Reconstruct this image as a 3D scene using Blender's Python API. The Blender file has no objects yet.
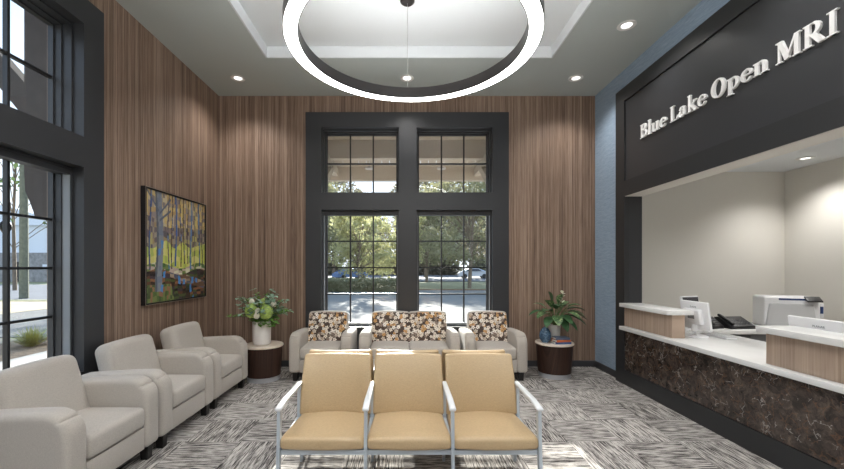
import bpy, bmesh, math, random
from mathutils import Vector, Matrix, noise
random.seed(7)
PI = math.pi
scene = bpy.context.scene
COL = scene.collection

# ------------------------------------------------------------------ helpers
def lin(r, g, b):
    f = lambda c: (c/255/12.92) if c/255 <= .04045 else ((c/255+.055)/1.055)**2.4
    return (f(r), f(g), f(b), 1)

def mat(name, col, rough=.6, metal=0, spec=.5, bump=0, bscale=200, var=0, vscale=8, coat=0, sheen=0):
    m = bpy.data.materials.new(name); m.use_nodes = True
    nt = m.node_tree; b = nt.nodes['Principled BSDF']
    b.inputs['Base Color'].default_value = col
    b.inputs['Roughness'].default_value = rough
    b.inputs['Metallic'].default_value = metal
    b.inputs['Specular IOR Level'].default_value = spec
    b.inputs['Coat Weight'].default_value = coat
    b.inputs['Sheen Weight'].default_value = sheen
    tc = nt.nodes.new('ShaderNodeTexCoord')
    if bump:
        n = nt.nodes.new('ShaderNodeTexNoise'); n.inputs['Scale'].default_value = bscale
        nt.links.new(tc.outputs['Object'], n.inputs['Vector'])
        bp = nt.nodes.new('ShaderNodeBump'); bp.inputs['Strength'].default_value = bump
        bp.inputs['Distance'].default_value = .002
        nt.links.new(n.outputs['Fac'], bp.inputs['Height'])
        nt.links.new(bp.outputs['Normal'], b.inputs['Normal'])
    if var:
        n = nt.nodes.new('ShaderNodeTexNoise'); n.inputs['Scale'].default_value = vscale
        n.inputs['Detail'].default_value = 4
        nt.links.new(tc.outputs['Object'], n.inputs['Vector'])
        r = nt.nodes.new('ShaderNodeValToRGB')
        r.color_ramp.elements[0].position = .3; r.color_ramp.elements[1].position = .7
        r.color_ramp.elements[0].color = [c*(1-var) for c in col[:3]]+[1]
        r.color_ramp.elements[1].color = [min(1, c*(1+var)) for c in col[:3]]+[1]
        nt.links.new(n.outputs['Fac'], r.inputs['Fac'])
        nt.links.new(r.outputs['Color'], b.inputs['Base Color'])
    return m

class NT:
    """tiny node-graph builder"""
    def __init__(s, name, rough=.6, spec=.5):
        s.m = bpy.data.materials.new(name); s.m.use_nodes = True
        s.t = s.m.node_tree; s.b = s.t.nodes['Principled BSDF']
        s.b.inputs['Roughness'].default_value = rough
        s.b.inputs['Specular IOR Level'].default_value = spec
    def n(s, typ, **kw):
        nd = s.t.nodes.new(typ)
        for k, v in kw.items(): setattr(nd, k, v)
        return nd
    def l(s, a, b): s.t.links.new(a, b)
    def put(s, inp, v):
        if hasattr(v, 'is_output') or isinstance(v, bpy.types.NodeSocket): s.l(v, inp)
        else: inp.default_value = v
    def math(s, op, a, b=0, c=None):
        nd = s.n('ShaderNodeMath', operation=op)
        s.put(nd.inputs[0], a); s.put(nd.inputs[1], b)
        if c is not None: s.put(nd.inputs[2], c)
        return nd.outputs[0]
    def obj(s):
        tc = s.n('ShaderNodeTexCoord'); sp = s.n('ShaderNodeSeparateXYZ')
        s.l(tc.outputs['Object'], sp.inputs[0]); return sp.outputs
    def xyz(s, x, y, z=0):
        c = s.n('ShaderNodeCombineXYZ')
        s.put(c.inputs[0], x); s.put(c.inputs[1], y); s.put(c.inputs[2], z); return c.outputs[0]
    def noise(s, v, scale=1, detail=2, rough=.5, dist=0):
        nd = s.n('ShaderNodeTexNoise'); s.l(v, nd.inputs['Vector'])
        nd.inputs['Scale'].default_value = scale; nd.inputs['Detail'].default_value = detail
        nd.inputs['Roughness'].default_value = rough; nd.inputs['Distortion'].default_value = dist
        return nd.outputs['Fac']
    def white(s, v):
        nd = s.n('ShaderNodeTexWhiteNoise', noise_dimensions='3D'); s.l(v, nd.inputs['Vector'])
        return nd.outputs['Value']
    def ramp(s, f, stops, interp='LINEAR'):
        nd = s.n('ShaderNodeValToRGB'); nd.color_ramp.interpolation = interp
        e = nd.color_ramp.elements
        while len(e) < len(stops): e.new(.5)
        for i, (p, c) in enumerate(stops): e[i].position = p; e[i].color = c
        s.l(f, nd.inputs['Fac']); return nd.outputs['Color']
    def mix(s, f, a, b):
        nd = s.n('ShaderNodeMix', data_type='RGBA')
        s.put(nd.inputs[0], f); s.put(nd.inputs[6], a); s.put(nd.inputs[7], b); return nd.outputs[2]
    def color(s, c): s.put(s.b.inputs['Base Color'], c)
    def bump(s, h, strength=.3, dist=.003):
        nd = s.n('ShaderNodeBump'); nd.inputs['Strength'].default_value = strength
        nd.inputs['Distance'].default_value = dist
        s.l(h, nd.inputs['Height']); s.l(nd.outputs['Normal'], s.b.inputs['Normal'])

def emis(name, col, strength):
    m = bpy.data.materials.new(name); m.use_nodes = True; b = m.node_tree.nodes['Principled BSDF']
    b.inputs['Base Color'].default_value = (.8, .8, .8, 1)
    b.inputs['Emission Color'].default_value = col; b.inputs['Emission Strength'].default_value = strength
    return m

# ------------------------------------------------------------------ materials
M = {}
def wood_panel(name, dark, mid, light, pitch, groove_d=.4, axis=None):
    k = NT(name, rough=.5, spec=.3); o = k.obj()
    s = k.math('ADD', o[0], o[1]) if axis is None else o[axis]
    cell = k.math('FLOOR', k.math('MULTIPLY', s, 1/pitch))
    tone = k.white(k.xyz(cell, 3.1, 0)); groove_w = .07
    fine = k.noise(k.xyz(k.math('MULTIPLY', s, 1), 0, k.math('MULTIPLY', o[2], .015)), 120, 3, .7)
    grain = k.noise(k.xyz(k.math('MULTIPLY', s, 1), 0, k.math('MULTIPLY', o[2], .006)), 55, 2, .6)
    f = k.math('ADD', k.math('MULTIPLY', tone, .12), k.math('ADD', k.math('MULTIPLY', fine, .55), k.math('MULTIPLY', grain, .45)))
    fr = k.math('FRACT', k.math('MULTIPLY', s, 1/pitch))
    groove = k.math('LESS_THAN', fr, .07)
    c = k.ramp(f, [(.38, dark), (.54, mid), (.72, light)])
    c = k.mix(k.math('MULTIPLY', groove, groove_d), c, [v*.35 for v in dark[:3]]+[1])
    k.color(c); k.bump(k.math('SUBTRACT', fine, groove), .25, .002); return k.m
M['wall_wood'] = wood_panel('walnut_wall_panels', lin(84, 66, 56), lin(136, 113, 97), lin(174, 151, 134), .052)
M['desk_wood'] = wood_panel('light_taupe_laminate', lin(150, 129, 113), lin(176, 155, 138), lin(190, 170, 152), .03, .1, axis=1)

M['dark'] = mat('charcoal_painted_trim', lin(52, 53, 56), .42, spec=.45)
M['darkpanel'] = mat('charcoal_satin_panel', lin(56, 57, 60), .33, spec=.5, bump=.05, bscale=60)
M['dark2'] = mat('near_black_painted_trim', lin(44, 45, 47), .42)
M['baseboard'] = mat('dark_grey_baseboard', lin(64, 64, 67), .5)
M['muntin'] = mat('black_muntin', lin(22, 22, 24), .4)
M['alu'] = mat('grey_window_track', lin(140, 145, 151), .5)

k = NT('blue_grasscloth', rough=.8, spec=.2); o = k.obj()
v = k.xyz(k.math('MULTIPLY', o[0], 1), k.math('MULTIPLY', o[1], 1), k.math('MULTIPLY', o[2], 14))
f = k.noise(v, 9, 6, .75); k.color(k.ramp(f, [(.3, lin(132, 152, 174)), (.7, lin(168, 187, 206))])); k.bump(f, .2)
M['blue'] = k.m
M['ceil'] = mat('grey_green_ceiling_paint', lin(190, 198, 197), .8, bump=.05, bscale=120)
M['tray'] = mat('white_tray_ceiling_paint', lin(224, 228, 231), .8)
M['office'] = mat('warm_white_office_paint', lin(226, 223, 216), .85, bump=.05)
M['rearwall'] = mat('pale_greige_wall_paint', lin(206, 203, 197), .85)

# carpet tiles, quarter-turned
k = NT('streaked_grey_carpet_tiles', rough=.95, spec=.1); o = k.obj()
T = .5
wob = k.noise(k.xyz(o[0], o[1], 5), 12, 2)
ix = k.math('FLOOR', k.math('MULTIPLY', o[0], 1/T)); iy = k.math('FLOOR', k.math('MULTIPLY', o[1], 1/T))
par = k.math('GREATER_THAN', k.math('MODULO', k.math('ADD', k.math('ADD', ix, iy), 100), 2), .5)
wn = k.white(k.xyz(ix, iy, 1.7))
off = k.math('MULTIPLY', wn, 40)
def streak(a, b, sc):   # lines running along a
    vv = k.xyz(k.math('ADD', k.math('MULTIPLY', a, 6.5), off), k.math('MULTIPLY', b, 105), off)
    return k.noise(vv, 1.0, 3, .65, 0)
sa = streak(o[0], o[1], 1); sb = streak(o[1], o[0], 1)
mx = k.n('ShaderNodeMix', data_type='FLOAT')
k.l(par, mx.inputs[0]); k.l(sa, mx.inputs[2]); k.l(sb, mx.inputs[3]); st = mx.outputs[0]
spk = k.noise(k.xyz(o[0], o[1], o[2]), 230, 1)
f = k.math('ADD', st, k.math('MULTIPLY', k.math('SUBTRACT', spk, .5), .22))
f = k.math('ADD', f, k.math('MULTIPLY', k.math('SUBTRACT', wob, .5), .1))
f = k.math('ADD', f, k.math('MULTIPLY', k.math('SUBTRACT', wn, .5), .05))
k.color(k.ramp(f, [(.36, lin(48, 46, 46)), (.44, lin(112, 108, 106)), (.51, lin(162, 157, 153)), (.62, lin(210, 205, 200))]))
k.bump(k.math('ADD', st, spk), .5, .004)
M['carpet'] = k.m

def fabric(name, c, v=.06, rough=.85, spec=.25, sc=90, wsc=450, sheen=.2):
    k = NT(name, rough=rough, spec=spec); o = k.obj()
    a = k.noise(k.xyz(k.math('MULTIPLY', o[0], 1), k.math('MULTIPLY', o[1], 1), k.math('MULTIPLY', o[2], 5)), sc, 2)
    b = k.noise(k.xyz(k.math('MULTIPLY', o[0], 6), k.math('MULTIPLY', o[1], 6), o[2]), sc, 2)
    f = k.math('ADD', k.math('MULTIPLY', a, .5), k.math('MULTIPLY', b, .5))
    k.color(k.ramp(f, [(.35, [x*(1-v*2) for x in c[:3]]+[1]), (.65, [min(1, x*(1+v*2)) for x in c[:3]]+[1])]))
    k.bump(f, .12, .002); k.b.inputs['Sheen Weight'].default_value = sheen
    return k.m
M['beige'] = fabric('light_greige_upholstery', lin(183, 176, 168), .06)
M['tan'] = fabric('tan_vinyl_upholstery', lin(188, 163, 127), .05, rough=.38, spec=.45, sc=60, sheen=0)

# floral fabric
k = NT('brown_floral_fabric', rough=.85, spec=.2); o = k.obj()
base = lin(84, 71, 64)
cur = None
def flowers(scale, offx, seed, thr):
    sc = k.xyz(k.math('ADD', k.math('MULTIPLY', o[0], scale), offx), k.math('MULTIPLY', o[2], scale), seed)
    vo = k.n('ShaderNodeTexVoronoi', voronoi_dimensions='2D', feature='F1'); k.l(sc, vo.inputs['Vector'])
    vo.inputs['Scale'].default_value = 1; vo.inputs['Randomness'].default_value = .8
    d = k.n('ShaderNodeVectorMath', operation='SUBTRACT'); k.l(sc, d.inputs[0]); k.l(vo.outputs['Position'], d.inputs[1])
    sp = k.n('ShaderNodeSeparateXYZ'); k.l(d.outputs[0], sp.inputs[0])
    ang = k.math('ARCTAN2', sp.outputs[1], sp.outputs[0])
    rr = k.math('SQRT', k.math('ADD', k.math('MULTIPLY', sp.outputs[0], sp.outputs[0]), k.math('MULTIPLY', sp.outputs[1], sp.outputs[1])))
    cs = k.n('ShaderNodeSeparateColor'); k.l(vo.outputs['Color'], cs.inputs[0])
    pet = k.math('ABSOLUTE', k.math('COSINE', k.math('ADD', k.math('MULTIPLY', ang, 2.5), k.math('MULTIPLY', cs.outputs[1], 6))))
    lim = k.math('ADD', .22, k.math('MULTIPLY', pet, .27))
    mask = k.math('LESS_THAN', rr, lim)
    keep = k.math('GREATER_THAN', cs.outputs[2], thr)
    core = k.math('LESS_THAN', rr, .09)
    col = k.ramp(cs.outputs[0], [(0, lin(236, 226, 212)), (.38, lin(206, 192, 176)), (.52, lin(206, 162, 112)), (.66, lin(150, 134, 124)), (.82, lin(240, 234, 226))], 'CONSTANT')
    return k.math('MULTIPLY', mask, keep), k.mix(core, col, lin(120, 92, 66))
m1, c1 = flowers(15, 3.3, 0, .1); m2, c2 = flowers(19, 11.7, 0, .35)
k.color(k.mix(m1, k.mix(m2, base, c2), c1))
M['floral'] = k.m

M['silver'] = mat('silver_painted_steel', lin(188, 198, 208), .35, metal=.35)
M['armwhite'] = mat('pale_grey_arm_cap', lin(222, 225, 228), .3, spec=.6, coat=.3)
M['black'] = mat('black_plastic', lin(26, 26, 28), .4)
M['legblack'] = mat('black_wood_leg', lin(22, 20, 19), .4)
M['espresso'] = wood_panel('espresso_drum_veneer', lin(38, 25, 20), lin(58, 40, 33), lin(74, 53, 44), .4)
M['tabletop'] = mat('cream_laminate_top', lin(226, 213, 199), .35, var=.05, vscale=20)
M['plinth'] = mat('brushed_grey_plinth', lin(176, 178, 184), .45, metal=.2)
M['quartz'] = mat('white_quartz', lin(228, 228, 227), .25, var=.03, vscale=6, spec=.5)
M['white'] = mat('white_plastic', lin(232, 232, 234), .3)
M['letter'] = mat('white_acrylic_letter', lin(240, 240, 240), .35)
M['greyplastic'] = mat('light_grey_plastic', lin(196, 197, 198), .4)
M['midgrey'] = mat('mid_grey_plastic', lin(120, 122, 126), .5)
M['navy'] = mat('navy_blue_stripe', lin(28, 58, 112), .4)
M['screen'] = mat('dark_screen', lin(60, 60, 66), .15)

# marble
k = NT('dark_emperador_marble', rough=.16, spec=.5); o = k.obj()
P = k.xyz(o[0], o[1], o[2])
n1 = k.n('ShaderNodeTexNoise'); k.l(P, n1.inputs['Vector']); n1.inputs['Scale'].default_value = 3; n1.inputs['Detail'].default_value = 6; n1.inputs['Roughness'].default_value = .65
wp = k.n('ShaderNodeVectorMath', operation='MULTIPLY_ADD'); k.l(n1.outputs['Color'], wp.inputs[0]); wp.inputs[1].default_value = (.16, .16, .16); k.l(P, wp.inputs[2])
def veins(scale, w, rnd=1):
    vo = k.n('ShaderNodeTexVoronoi', feature='DISTANCE_TO_EDGE'); k.l(wp.outputs[0], vo.inputs['Vector']); vo.inputs['Scale'].default_value = scale
    mr = k.n('ShaderNodeMapRange'); k.l(vo.outputs['Distance'], mr.inputs[0]); mr.inputs[1].default_value = 0; mr.inputs[2].default_value = w
    mr.inputs[3].default_value = 1; mr.inputs[4].default_value = 0; return mr.outputs[0]
big = k.noise(wp.outputs[0], 10, 10, .75, .9)
c = k.ramp(big, [(.3, lin(28, 24, 23)), (.45, lin(54, 47, 43)), (.56, lin(84, 73, 66)), (.66, lin(116, 102, 92)), (.8, lin(150, 134, 120))])
mask = k.math('GREATER_THAN', k.noise(P, 8, 2), .55)
va = k.math('MULTIPLY', veins(13, .03), mask)
c = k.mix(k.math('MULTIPLY', va, .7), c, lin(200, 194, 188))
mask2 = k.math('GREATER_THAN', k.noise(P, 9, 2), .5)
c = k.mix(k.math('MULTIPLY', k.math('MULTIPLY', veins(15, .05), mask2), .55), c, lin(128, 92, 66))
k.color(c); M['marble'] = k.m

# glass: clear with faint reflection
g = bpy.data.materials.new('window_glass'); g.use_nodes = True; nt = g.node_tree; nt.nodes.clear()
out = nt.nodes.new('ShaderNodeOutputMaterial'); mx_ = nt.nodes.new('ShaderNodeMixShader')
tr = nt.nodes.new('ShaderNodeBsdfTransparent'); tr.inputs[0].default_value = (.95, .97, .97, 1)
gl = nt.nodes.new('ShaderNodeBsdfGlossy'); gl.inputs['Roughness'].default_value = .02
lw = nt.nodes.new('ShaderNodeLayerWeight'); pw_ = nt.nodes.new('ShaderNodeMath'); pw_.operation = 'POWER'; pw_.inputs[1].default_value = 4
fr = nt.nodes.new('ShaderNodeMath'); fr.operation = 'MULTIPLY_ADD'; fr.inputs[1].default_value = .5; fr.inputs[2].default_value = .025
nt.links.new(lw.outputs['Facing'], pw_.inputs[0]); nt.links.new(pw_.outputs[0], fr.inputs[0])
nt.links.new(fr.outputs[0], mx_.inputs[0]); nt.links.new(tr.outputs[0], mx_.inputs[1]); nt.links.new(gl.outputs[0], mx_.inputs[2])
nt.links.new(mx_.outputs[0], out.inputs[0]); M['glass'] = g

M['ring_emit'] = emis('led_diffuser', (1, .985, .965, 1), 12)
M['ring_up'] = emis('led_uplight_diffuser', (1, .99, .97, 1), 14)
M['ringdark'] = mat('dark_bronze_ring', lin(66, 62, 62), .35, metal=.4)
M['dl_emit'] = emis('downlight_lens', (1, .96, .9, 1), 1.6)
M['dl_trim'] = mat('white_downlight_trim', lin(235, 235, 233), .3)
M['cable'] = mat('steel_cable', lin(190, 190, 190), .3, metal=.8)

# ------------------------------------------------------------------ mesh makers
def finish(name, bm, m, parent=None, smooth=True, ang=35, loc=None):
    bmesh.ops.recalc_face_normals(bm, faces=bm.faces)
    me = bpy.data.meshes.new(name); bm.to_mesh(me); bm.free()
    if smooth:
        for p in me.polygons: p.use_smooth = True
        me.set_sharp_from_angle(angle=math.radians(ang))
    for mm in (m if isinstance(m, (list, tuple)) else [m]): me.materials.append(mm)
    ob = bpy.data.objects.new(name, me); COL.objects.link(ob)
    if parent: ob.parent = parent
    if loc: ob.location = loc
    return ob
def box(bm, x0, x1, y0, y1, z0, z1, mi=0):
    vs = [bm.verts.new((x, y, z)) for x in (x0, x1) for y in (y0, y1) for z in (z0, z1)]
    for f in ((0,1,3,2),(4,6,7,5),(0,4,5,1),(2,3,7,6),(0,2,6,4),(1,5,7,3)):
        fc = bm.faces.new([vs[i] for i in f]); fc.material_index = mi
    return vs
def bev(bm, w, seg=2):
    bmesh.ops.bevel(bm, geom=list(bm.edges), offset=w, segments=seg, profile=.5, affect='EDGES')
def boxo(name, x0, x1, y0, y1, z0, z1, m, parent=None, b=.0, seg=2):
    bm = bmesh.new(); box(bm, x0, x1, y0, y1, z0, z1)
    if b: bmesh.ops.recalc_face_normals(bm, faces=bm.faces); bev(bm, b, seg)
    return finish(name, bm, m, parent)
def axis_pts(h, r, n, k):
    a = [-h + r*(1-math.cos(PI/2*i/n)) for i in range(n+1)]
    mid = [(-h+r)+(2*h-2*r)*i/k for i in range(1, k)]
    return a+mid+[-v for v in reversed(a)]
def rbox(bm, c, s, r, n=4, kk=(6,6,6), deform=None):
    """rounded box, centre c, full size s, radius r, optional deform on unit-centred local coordinate"""
    H = [v/2 for v in s]; r = min(r, min(H)*.999)
    A = [axis_pts(H[i], r, n, kk[i]) for i in range(3)]
    N = [len(a) for a in A]; cache = {}
    def V(i, j, l):
        key = (i, j, l)
        if key in cache: return cache[key]
        p = Vector((A[0][i], A[1][j], A[2][l]))
        q = Vector([max(-(H[t]-r), min(H[t]-r, p[t])) for t in range(3)])
        d = p-q
        if d.length > 1e-9: p = q + d.normalized()*r
        if deform: p = deform(p)
        cache[key] = bm.verts.new(p+Vector(c)); return cache[key]
    for a in range(3):
        b_, c_ = (a+1) % 3, (a+2) % 3
        for side in (0, N[a]-1):
            for j in range(N[b_]-1):
                for l in range(N[c_]-1):
                    q = []
                    for dj, dl in ((0,0),(1,0),(1,1),(0,1)):
                        idx = [0,0,0]; idx[a] = side; idx[b_] = j+dj; idx[c_] = l+dl
                        q.append(V(*idx))
                    if side == 0: q.reverse()
                    if len(set(q)) > 2:
                        try: bm.faces.new(list(dict.fromkeys(q)))
                        except ValueError: pass
def tube(bm, pts, r, n=8, r1=None, cap=True):
    pts = [Vector(p) for p in pts]; rings = []
    up = Vector((0,0,1))
    for i, p in enumerate(pts):
        t = (pts[min(i+1, len(pts)-1)]-pts[max(i-1, 0)]).normalized()
        a = t.cross(up)
        if a.length < .05: a = t.cross(Vector((1,0,0)))
        a.normalize(); b = t.cross(a)
        rr = r if r1 is None else r+(r1-r)*i/(len(pts)-1)
        rings.append([bm.verts.new(p+(a*math.cos(2*PI*j/n)+b*math.sin(2*PI*j/n))*rr) for j in range(n)])
    for A, B in zip(rings, rings[1:]):
        for j in range(n): bm.faces.new((A[j], A[(j+1) % n], B[(j+1) % n], B[j]))
    if cap: bm.faces.new(rings[0]); bm.faces.new(rings[-1])
def bar(bm, pts, w, h, side=Vector((1,0,0))):
    """rectangular bar along pts, w along side, h across"""
    pts = [Vector(p) for p in pts]; rings = []
    for i, p in enumerate(pts):
        t = (pts[min(i+1, len(pts)-1)]-pts[max(i-1, 0)]).normalized()
        b = side.cross(t).normalized(); a = side
        rings.append([bm.verts.new(p+a*sx*w/2+b*sy*h/2) for sx, sy in ((-1,-1),(1,-1),(1,1),(-1,1))])
    for A, B in zip(rings, rings[1:]):
        for j in range(4): bm.faces.new((A[j], A[(j+1) % 4], B[(j+1) % 4], B[j]))
    bm.faces.new(rings[0]); bm.faces.new(rings[-1])
def lathe(bm, prof, n=40, c=(0,0,0), rfun=None):
    rings = []
    for r, z in prof:
        rings.append([bm.verts.new((c[0]+(r*(rfun(2*PI*j/n, z) if rfun else 1))*math.cos(2*PI*j/n), c[1]+(r*(rfun(2*PI*j/n, z) if rfun else 1))*math.sin(2*PI*j/n), c[2]+z)) for j in range(n)])
    for A, B in zip(rings, rings[1:]):
        for j in range(n): bm.faces.new((A[j], A[(j+1) % n], B[(j+1) % n], B[j]))
    if prof[0][0] > 1e-4: bm.faces.new(rings[0])
    if prof[-1][0] > 1e-4: bm.faces.new(rings[-1])
def thing(name, label, cat, loc=(0,0,0), rz=0, group=None):
    o = bpy.data.objects.new(name, None); COL.objects.link(o)
    o.empty_display_size = .1
    o.location = loc; o.rotation_euler = (0, 0, rz); tag(o, label, cat, group); return o
def tag(o, label, cat, group=None, kind=None):
    o['label'] = label; o['category'] = cat
    if group: o['group'] = group
    if kind: o['kind'] = kind
    return o
def struct(o, label=None, cat=None):
    o['kind'] = 'structure'
    if label: o['label'] = label
    if cat: o['category'] = cat
    return o
def dup(root, loc, rz, label, group=None):
    r = root.copy(); COL.objects.link(r); r.location = loc; r.rotation_euler = (0, 0, rz)
    r['label'] = label
    if group: r['group'] = group
    for ch in list(root.children):
        c = ch.copy(); COL.objects.link(c); c.parent = r
        for g_ in list(ch.children):
            d = g_.copy(); COL.objects.link(d); d.parent = c
    return r

# ------------------------------------------------------------------ dimensions
XL, XR, YB, YF, ZC = -2.974, 3.07, 6.14, -2.6, 4.349
CAMH = 1.6

# camera
cam = bpy.data.cameras.new('camera'); co = bpy.data.objects.new('camera', cam); COL.objects.link(co)
co.location = (0, 0, CAMH); co.rotation_euler = (PI/2, 0, 0)
cam.sensor_width = 36; cam.lens = 382/844*36
cam.shift_x = (422-404)/844; cam.shift_y = (267-234.5)/844
cam.clip_start = .05; cam.clip_end = 500
scene.camera = co

# ------------------------------------------------------------------ room shell
struct(boxo('floor', XL-.35, XR+.24, YF-.2, YB+.3, -.12, 0, M['carpet']), 'grey streaked carpet tile floor', 'floor')
# back wall with openings
def wall_with_holes(name, a0, a1, z0, z1, holes, mk, thick0, thick1, m):
    """cells in the (a,z) plane; mk(a0,a1,z0,z1) -> box coords"""
    bm = bmesh.new()
    As = sorted({a0, a1}|{h[0] for h in holes}|{h[1] for h in holes})
    for i in range(len(As)-1):
        aa, ab = As[i], As[i+1]
        hs = sorted([h for h in holes if h[0] <= aa+1e-6 and h[1] >= ab-1e-6], key=lambda h: h[2])
        z = z0
        for h in hs:
            if h[2] > z+1e-6: box(bm, *mk(aa, ab, z, h[2]))
            z = h[3]
        if z1 > z+1e-6: box(bm, *mk(aa, ab, z, z1))
    bmesh.ops.remove_doubles(bm, verts=bm.verts, dist=1e-5)
    return finish(name, bm, m, smooth=False)
# opening limits shared by the two window walls
U0, U1, L0, L1 = 2.783, 3.84, .64, 2.523       # upper / lower heights
BACK = [(-1.33, -.07), (.19, 1.425)]
LEFT = [(2.243, 3.503), (.713, 1.973)]
struct(wall_with_holes('wall_back', XL-.3, XR+.24, 0, ZC+.25, [(a, b, z0, z1) for a, b in BACK for z0, z1 in ((L0, L1), (U0, U1))],
    lambda a, b, z0, z1: (a, b, YB, YB+.3, z0, z1), 0, 0, M['wall_wood']), 'walnut panelled wall at back', 'wall')
struct(wall_with_holes('wall_left', YF, YB, 0, ZC+.25, [(a, b, z0, z1) for a, b in LEFT for z0, z1 in ((L0, L1), (U0, U1))],
    lambda a, b, z0, z1: (XL-.3, XL, a, b, z0, z1), 0, 0, M['wall_wood']), 'walnut panelled wall on left', 'wall')
struct(boxo('wall_front', XL-.3, XR+.24, YF-.2, YF, 0, ZC+.25, M['rearwall']), 'plain wall behind the viewpoint', 'wall')
# right wall, opening Y 1.6..5.207, z .2..2.57
OY0, OY1, OZ1 = 1.4, 5.207, 2.565
struct(wall_with_holes('wall_right', YF, YB, 0, ZC+.25, [(OY0, OY1, .0, OZ1)],
    lambda a, b, z0, z1: (XR, XR+.17, a, b, z0, z1), 0, 0, M['blue']), 'blue textured wall on right', 'wall')
# ceiling with tray
TX0, TX1, TY0, TY1, TZ = -1.815, 1.947, .9, 5.02, 4.49
bm = bmesh.new()
for a in ((XL-.3, TX0, YF, YB), (TX1, XR+.17, YF, YB), (TX0, TX1, TY1, YB), (TX0, TX1, YF, TY0)): box(bm, a[0], a[1], a[2], a[3], ZC, ZC+.02)
bmesh.ops.remove_doubles(bm, verts=bm.verts, dist=1e-5)
ce = struct(finish('ceiling', bm, M['ceil'], smooth=False), 'grey painted ceiling around a raised tray', 'ceiling')
bm = bmesh.new()
box(bm, TX0-.02, TX1+.02, TY0-.02, TY1+.02, TZ, TZ+.05)
for a in ((TX0, TX0+.018, TY0, TY1), (TX1-.018, TX1, TY0, TY1), (TX0+.018, TX1-.018, TY1-.018, TY1), (TX0+.018, TX1-.018, TY0, TY0+.018)): box(bm, *a, ZC-.006, TZ)
struct(finish('ceiling_tray', bm, M['tray'], ce, smooth=False))
# baseboards
struct(boxo('baseboard_back', XL, XR, YB-.015, YB, 0, .1, M['baseboard'], b=.003), 'dark baseboard along the back wall', 'baseboard')
struct(boxo('baseboard_left', XL, XL+.015, YF, YB-.015, 0, .1, M['baseboard'], b=.003), 'dark baseboard along the left wall', 'baseboard')
struct(boxo('baseboard_right', XR-.015, XR, 5.416, YB-.015, 0, .1, M['baseboard'], b=.003), 'dark baseboard under blue wall', 'baseboard')

# ------------------------------------------------------------------ windows
def window_unit(wname, label, spans, o0, o1, tomap, shade_label=None):
    """built in wall frame: a along wall, d depth out (0=wall face, + outward), z up; tomap(a,d,z)->xyz"""
    root = bpy.data.objects.new(wname, None); COL.objects.link(root); struct(root, label, 'window')
    def mkbox(bm, a0, a1, d0, d1, z0, z1):
        p = tomap(a0, d0, z0); q = tomap(a1, d1, z1)
        box(bm, *[v for i_ in range(3) for v in (min(p[i_], q[i_]), max(p[i_], q[i_]))])
    # casing: flat charcoal surround covering the wall face, 5cm proud
    bm = bmesh.new(); holes = [(a, b, z0, z1) for a, b in spans for z0, z1 in ((L0, L1), (U0, U1))]
    As = sorted({o0, o1}|{h[0] for h in holes}|{h[1] for h in holes})
    for i_ in range(len(As)-1):
        z = 0; hs = sorted([h for h in holes if h[0] <= As[i_]+1e-6 and h[1] >= As[i_+1]-1e-6], key=lambda h: h[2])
        for h in hs: mkbox(bm, As[i_], As[i_+1], -.05, -.001, z, h[2]); z = h[3]
        mkbox(bm, As[i_], As[i_+1], -.05, -.001, z, 4.07)
    bmesh.ops.remove_doubles(bm, verts=bm.verts, dist=1e-5)
    bmesh.ops.dissolve_limit(bm, angle_limit=.01, verts=bm.verts, edges=bm.edges)
    finish('casing', bm, M['dark'], root, smooth=False)
    bm = bmesh.new()                                        # reveal liners with two stops
    for a, b, z0, z1 in holes:
        for (d0, d1, t) in ((-.05, .05, .012), (.05, .13, .03), (.13, .19, .045)):
            mkbox(bm, a, a+t, d0, d1, z0, z1); mkbox(bm, b-t, b, d0, d1, z0, z1)
            mkbox(bm, a+t, b-t, d0, d1, z1-t, z1)
            mkbox(bm, a+t, b-t, d0, d1, z0, z0+t*.6)
    finish('jamb_liner', bm, M['dark'], root, smooth=False)
    bm = bmesh.new()
    for a, b, z0, z1 in holes:
        t = .06; za, zb = z0+.03, z1-t
        mkbox(bm, a, a+t, .19, .24, z0, z1); mkbox(bm, b-t, b, .19, .24, z0, z1)
        mkbox(bm, a+t, b-t, .19, .24, zb, z1); mkbox(bm, a+t, b-t, .19, .24, z0, za)
    finish('sash_frame', bm, M['dark'], root, smooth=False)
    for a, b, z0, z1 in holes:
        t = .06; rows = 2 if z0 > 2 else 4; w = .011
        a0, b0, za, zb = a+t, b-t, z0+.03, z1-t
        if rows == 4: zb = z1-.1
        bm = bmesh.new()
        for c in (1, 2): x = a0+(b0-a0)*c/3; mkbox(bm, x-w, x+w, .195, .235, za, z1-t)
        for r_ in range(1, rows): z = za+(zb-za)*r_/rows+(.043 if rows == 4 else .015); mkbox(bm, a0, b0, .197, .233, z-w, z+w)
        finish('muntin_grid', bm, M['muntin'], root, smooth=False)
        bm = bmesh.new(); mkbox(bm, a0, b0, .213, .217, za, z1-t); finish('pane', bm, M['glass'], root, smooth=False)
        if rows == 4:
            bm = bmesh.new(); mkbox(bm, a+.012, b-.012, .055, .15, z1-.085, z1-.01); finish('shade_cassette', bm, M['dark'], root, smooth=False)
            bm = bmesh.new(); mkbox(bm, a+.045, b-.045, .10, .189, z0+.021, z0+.05); 
            finish('sill_track', bm, M['alu'], root, smooth=False)
            bm = bmesh.new()
            for e in (a+.03, b-.036): mkbox(bm, e, e+.006, .06, .125, z0+.02, z1-.08)
            finish('shade_guide', bm, M['alu'], root, smooth=False)
    return root
window_unit('window_1', 'charcoal framed window in the back wall with sofa row below', BACK, -1.57, 1.672, lambda a, d, z: (a, YB+d, z))
window_unit('window_2', 'charcoal framed window in the left wall behind the armchairs', LEFT, .49, 3.725, lambda a, d, z: (XL-d, a, z))
bm = bmesh.new()
pts = [(-3.06, 3.43, 2.44-.03*t) for t in range(60)]
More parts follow.
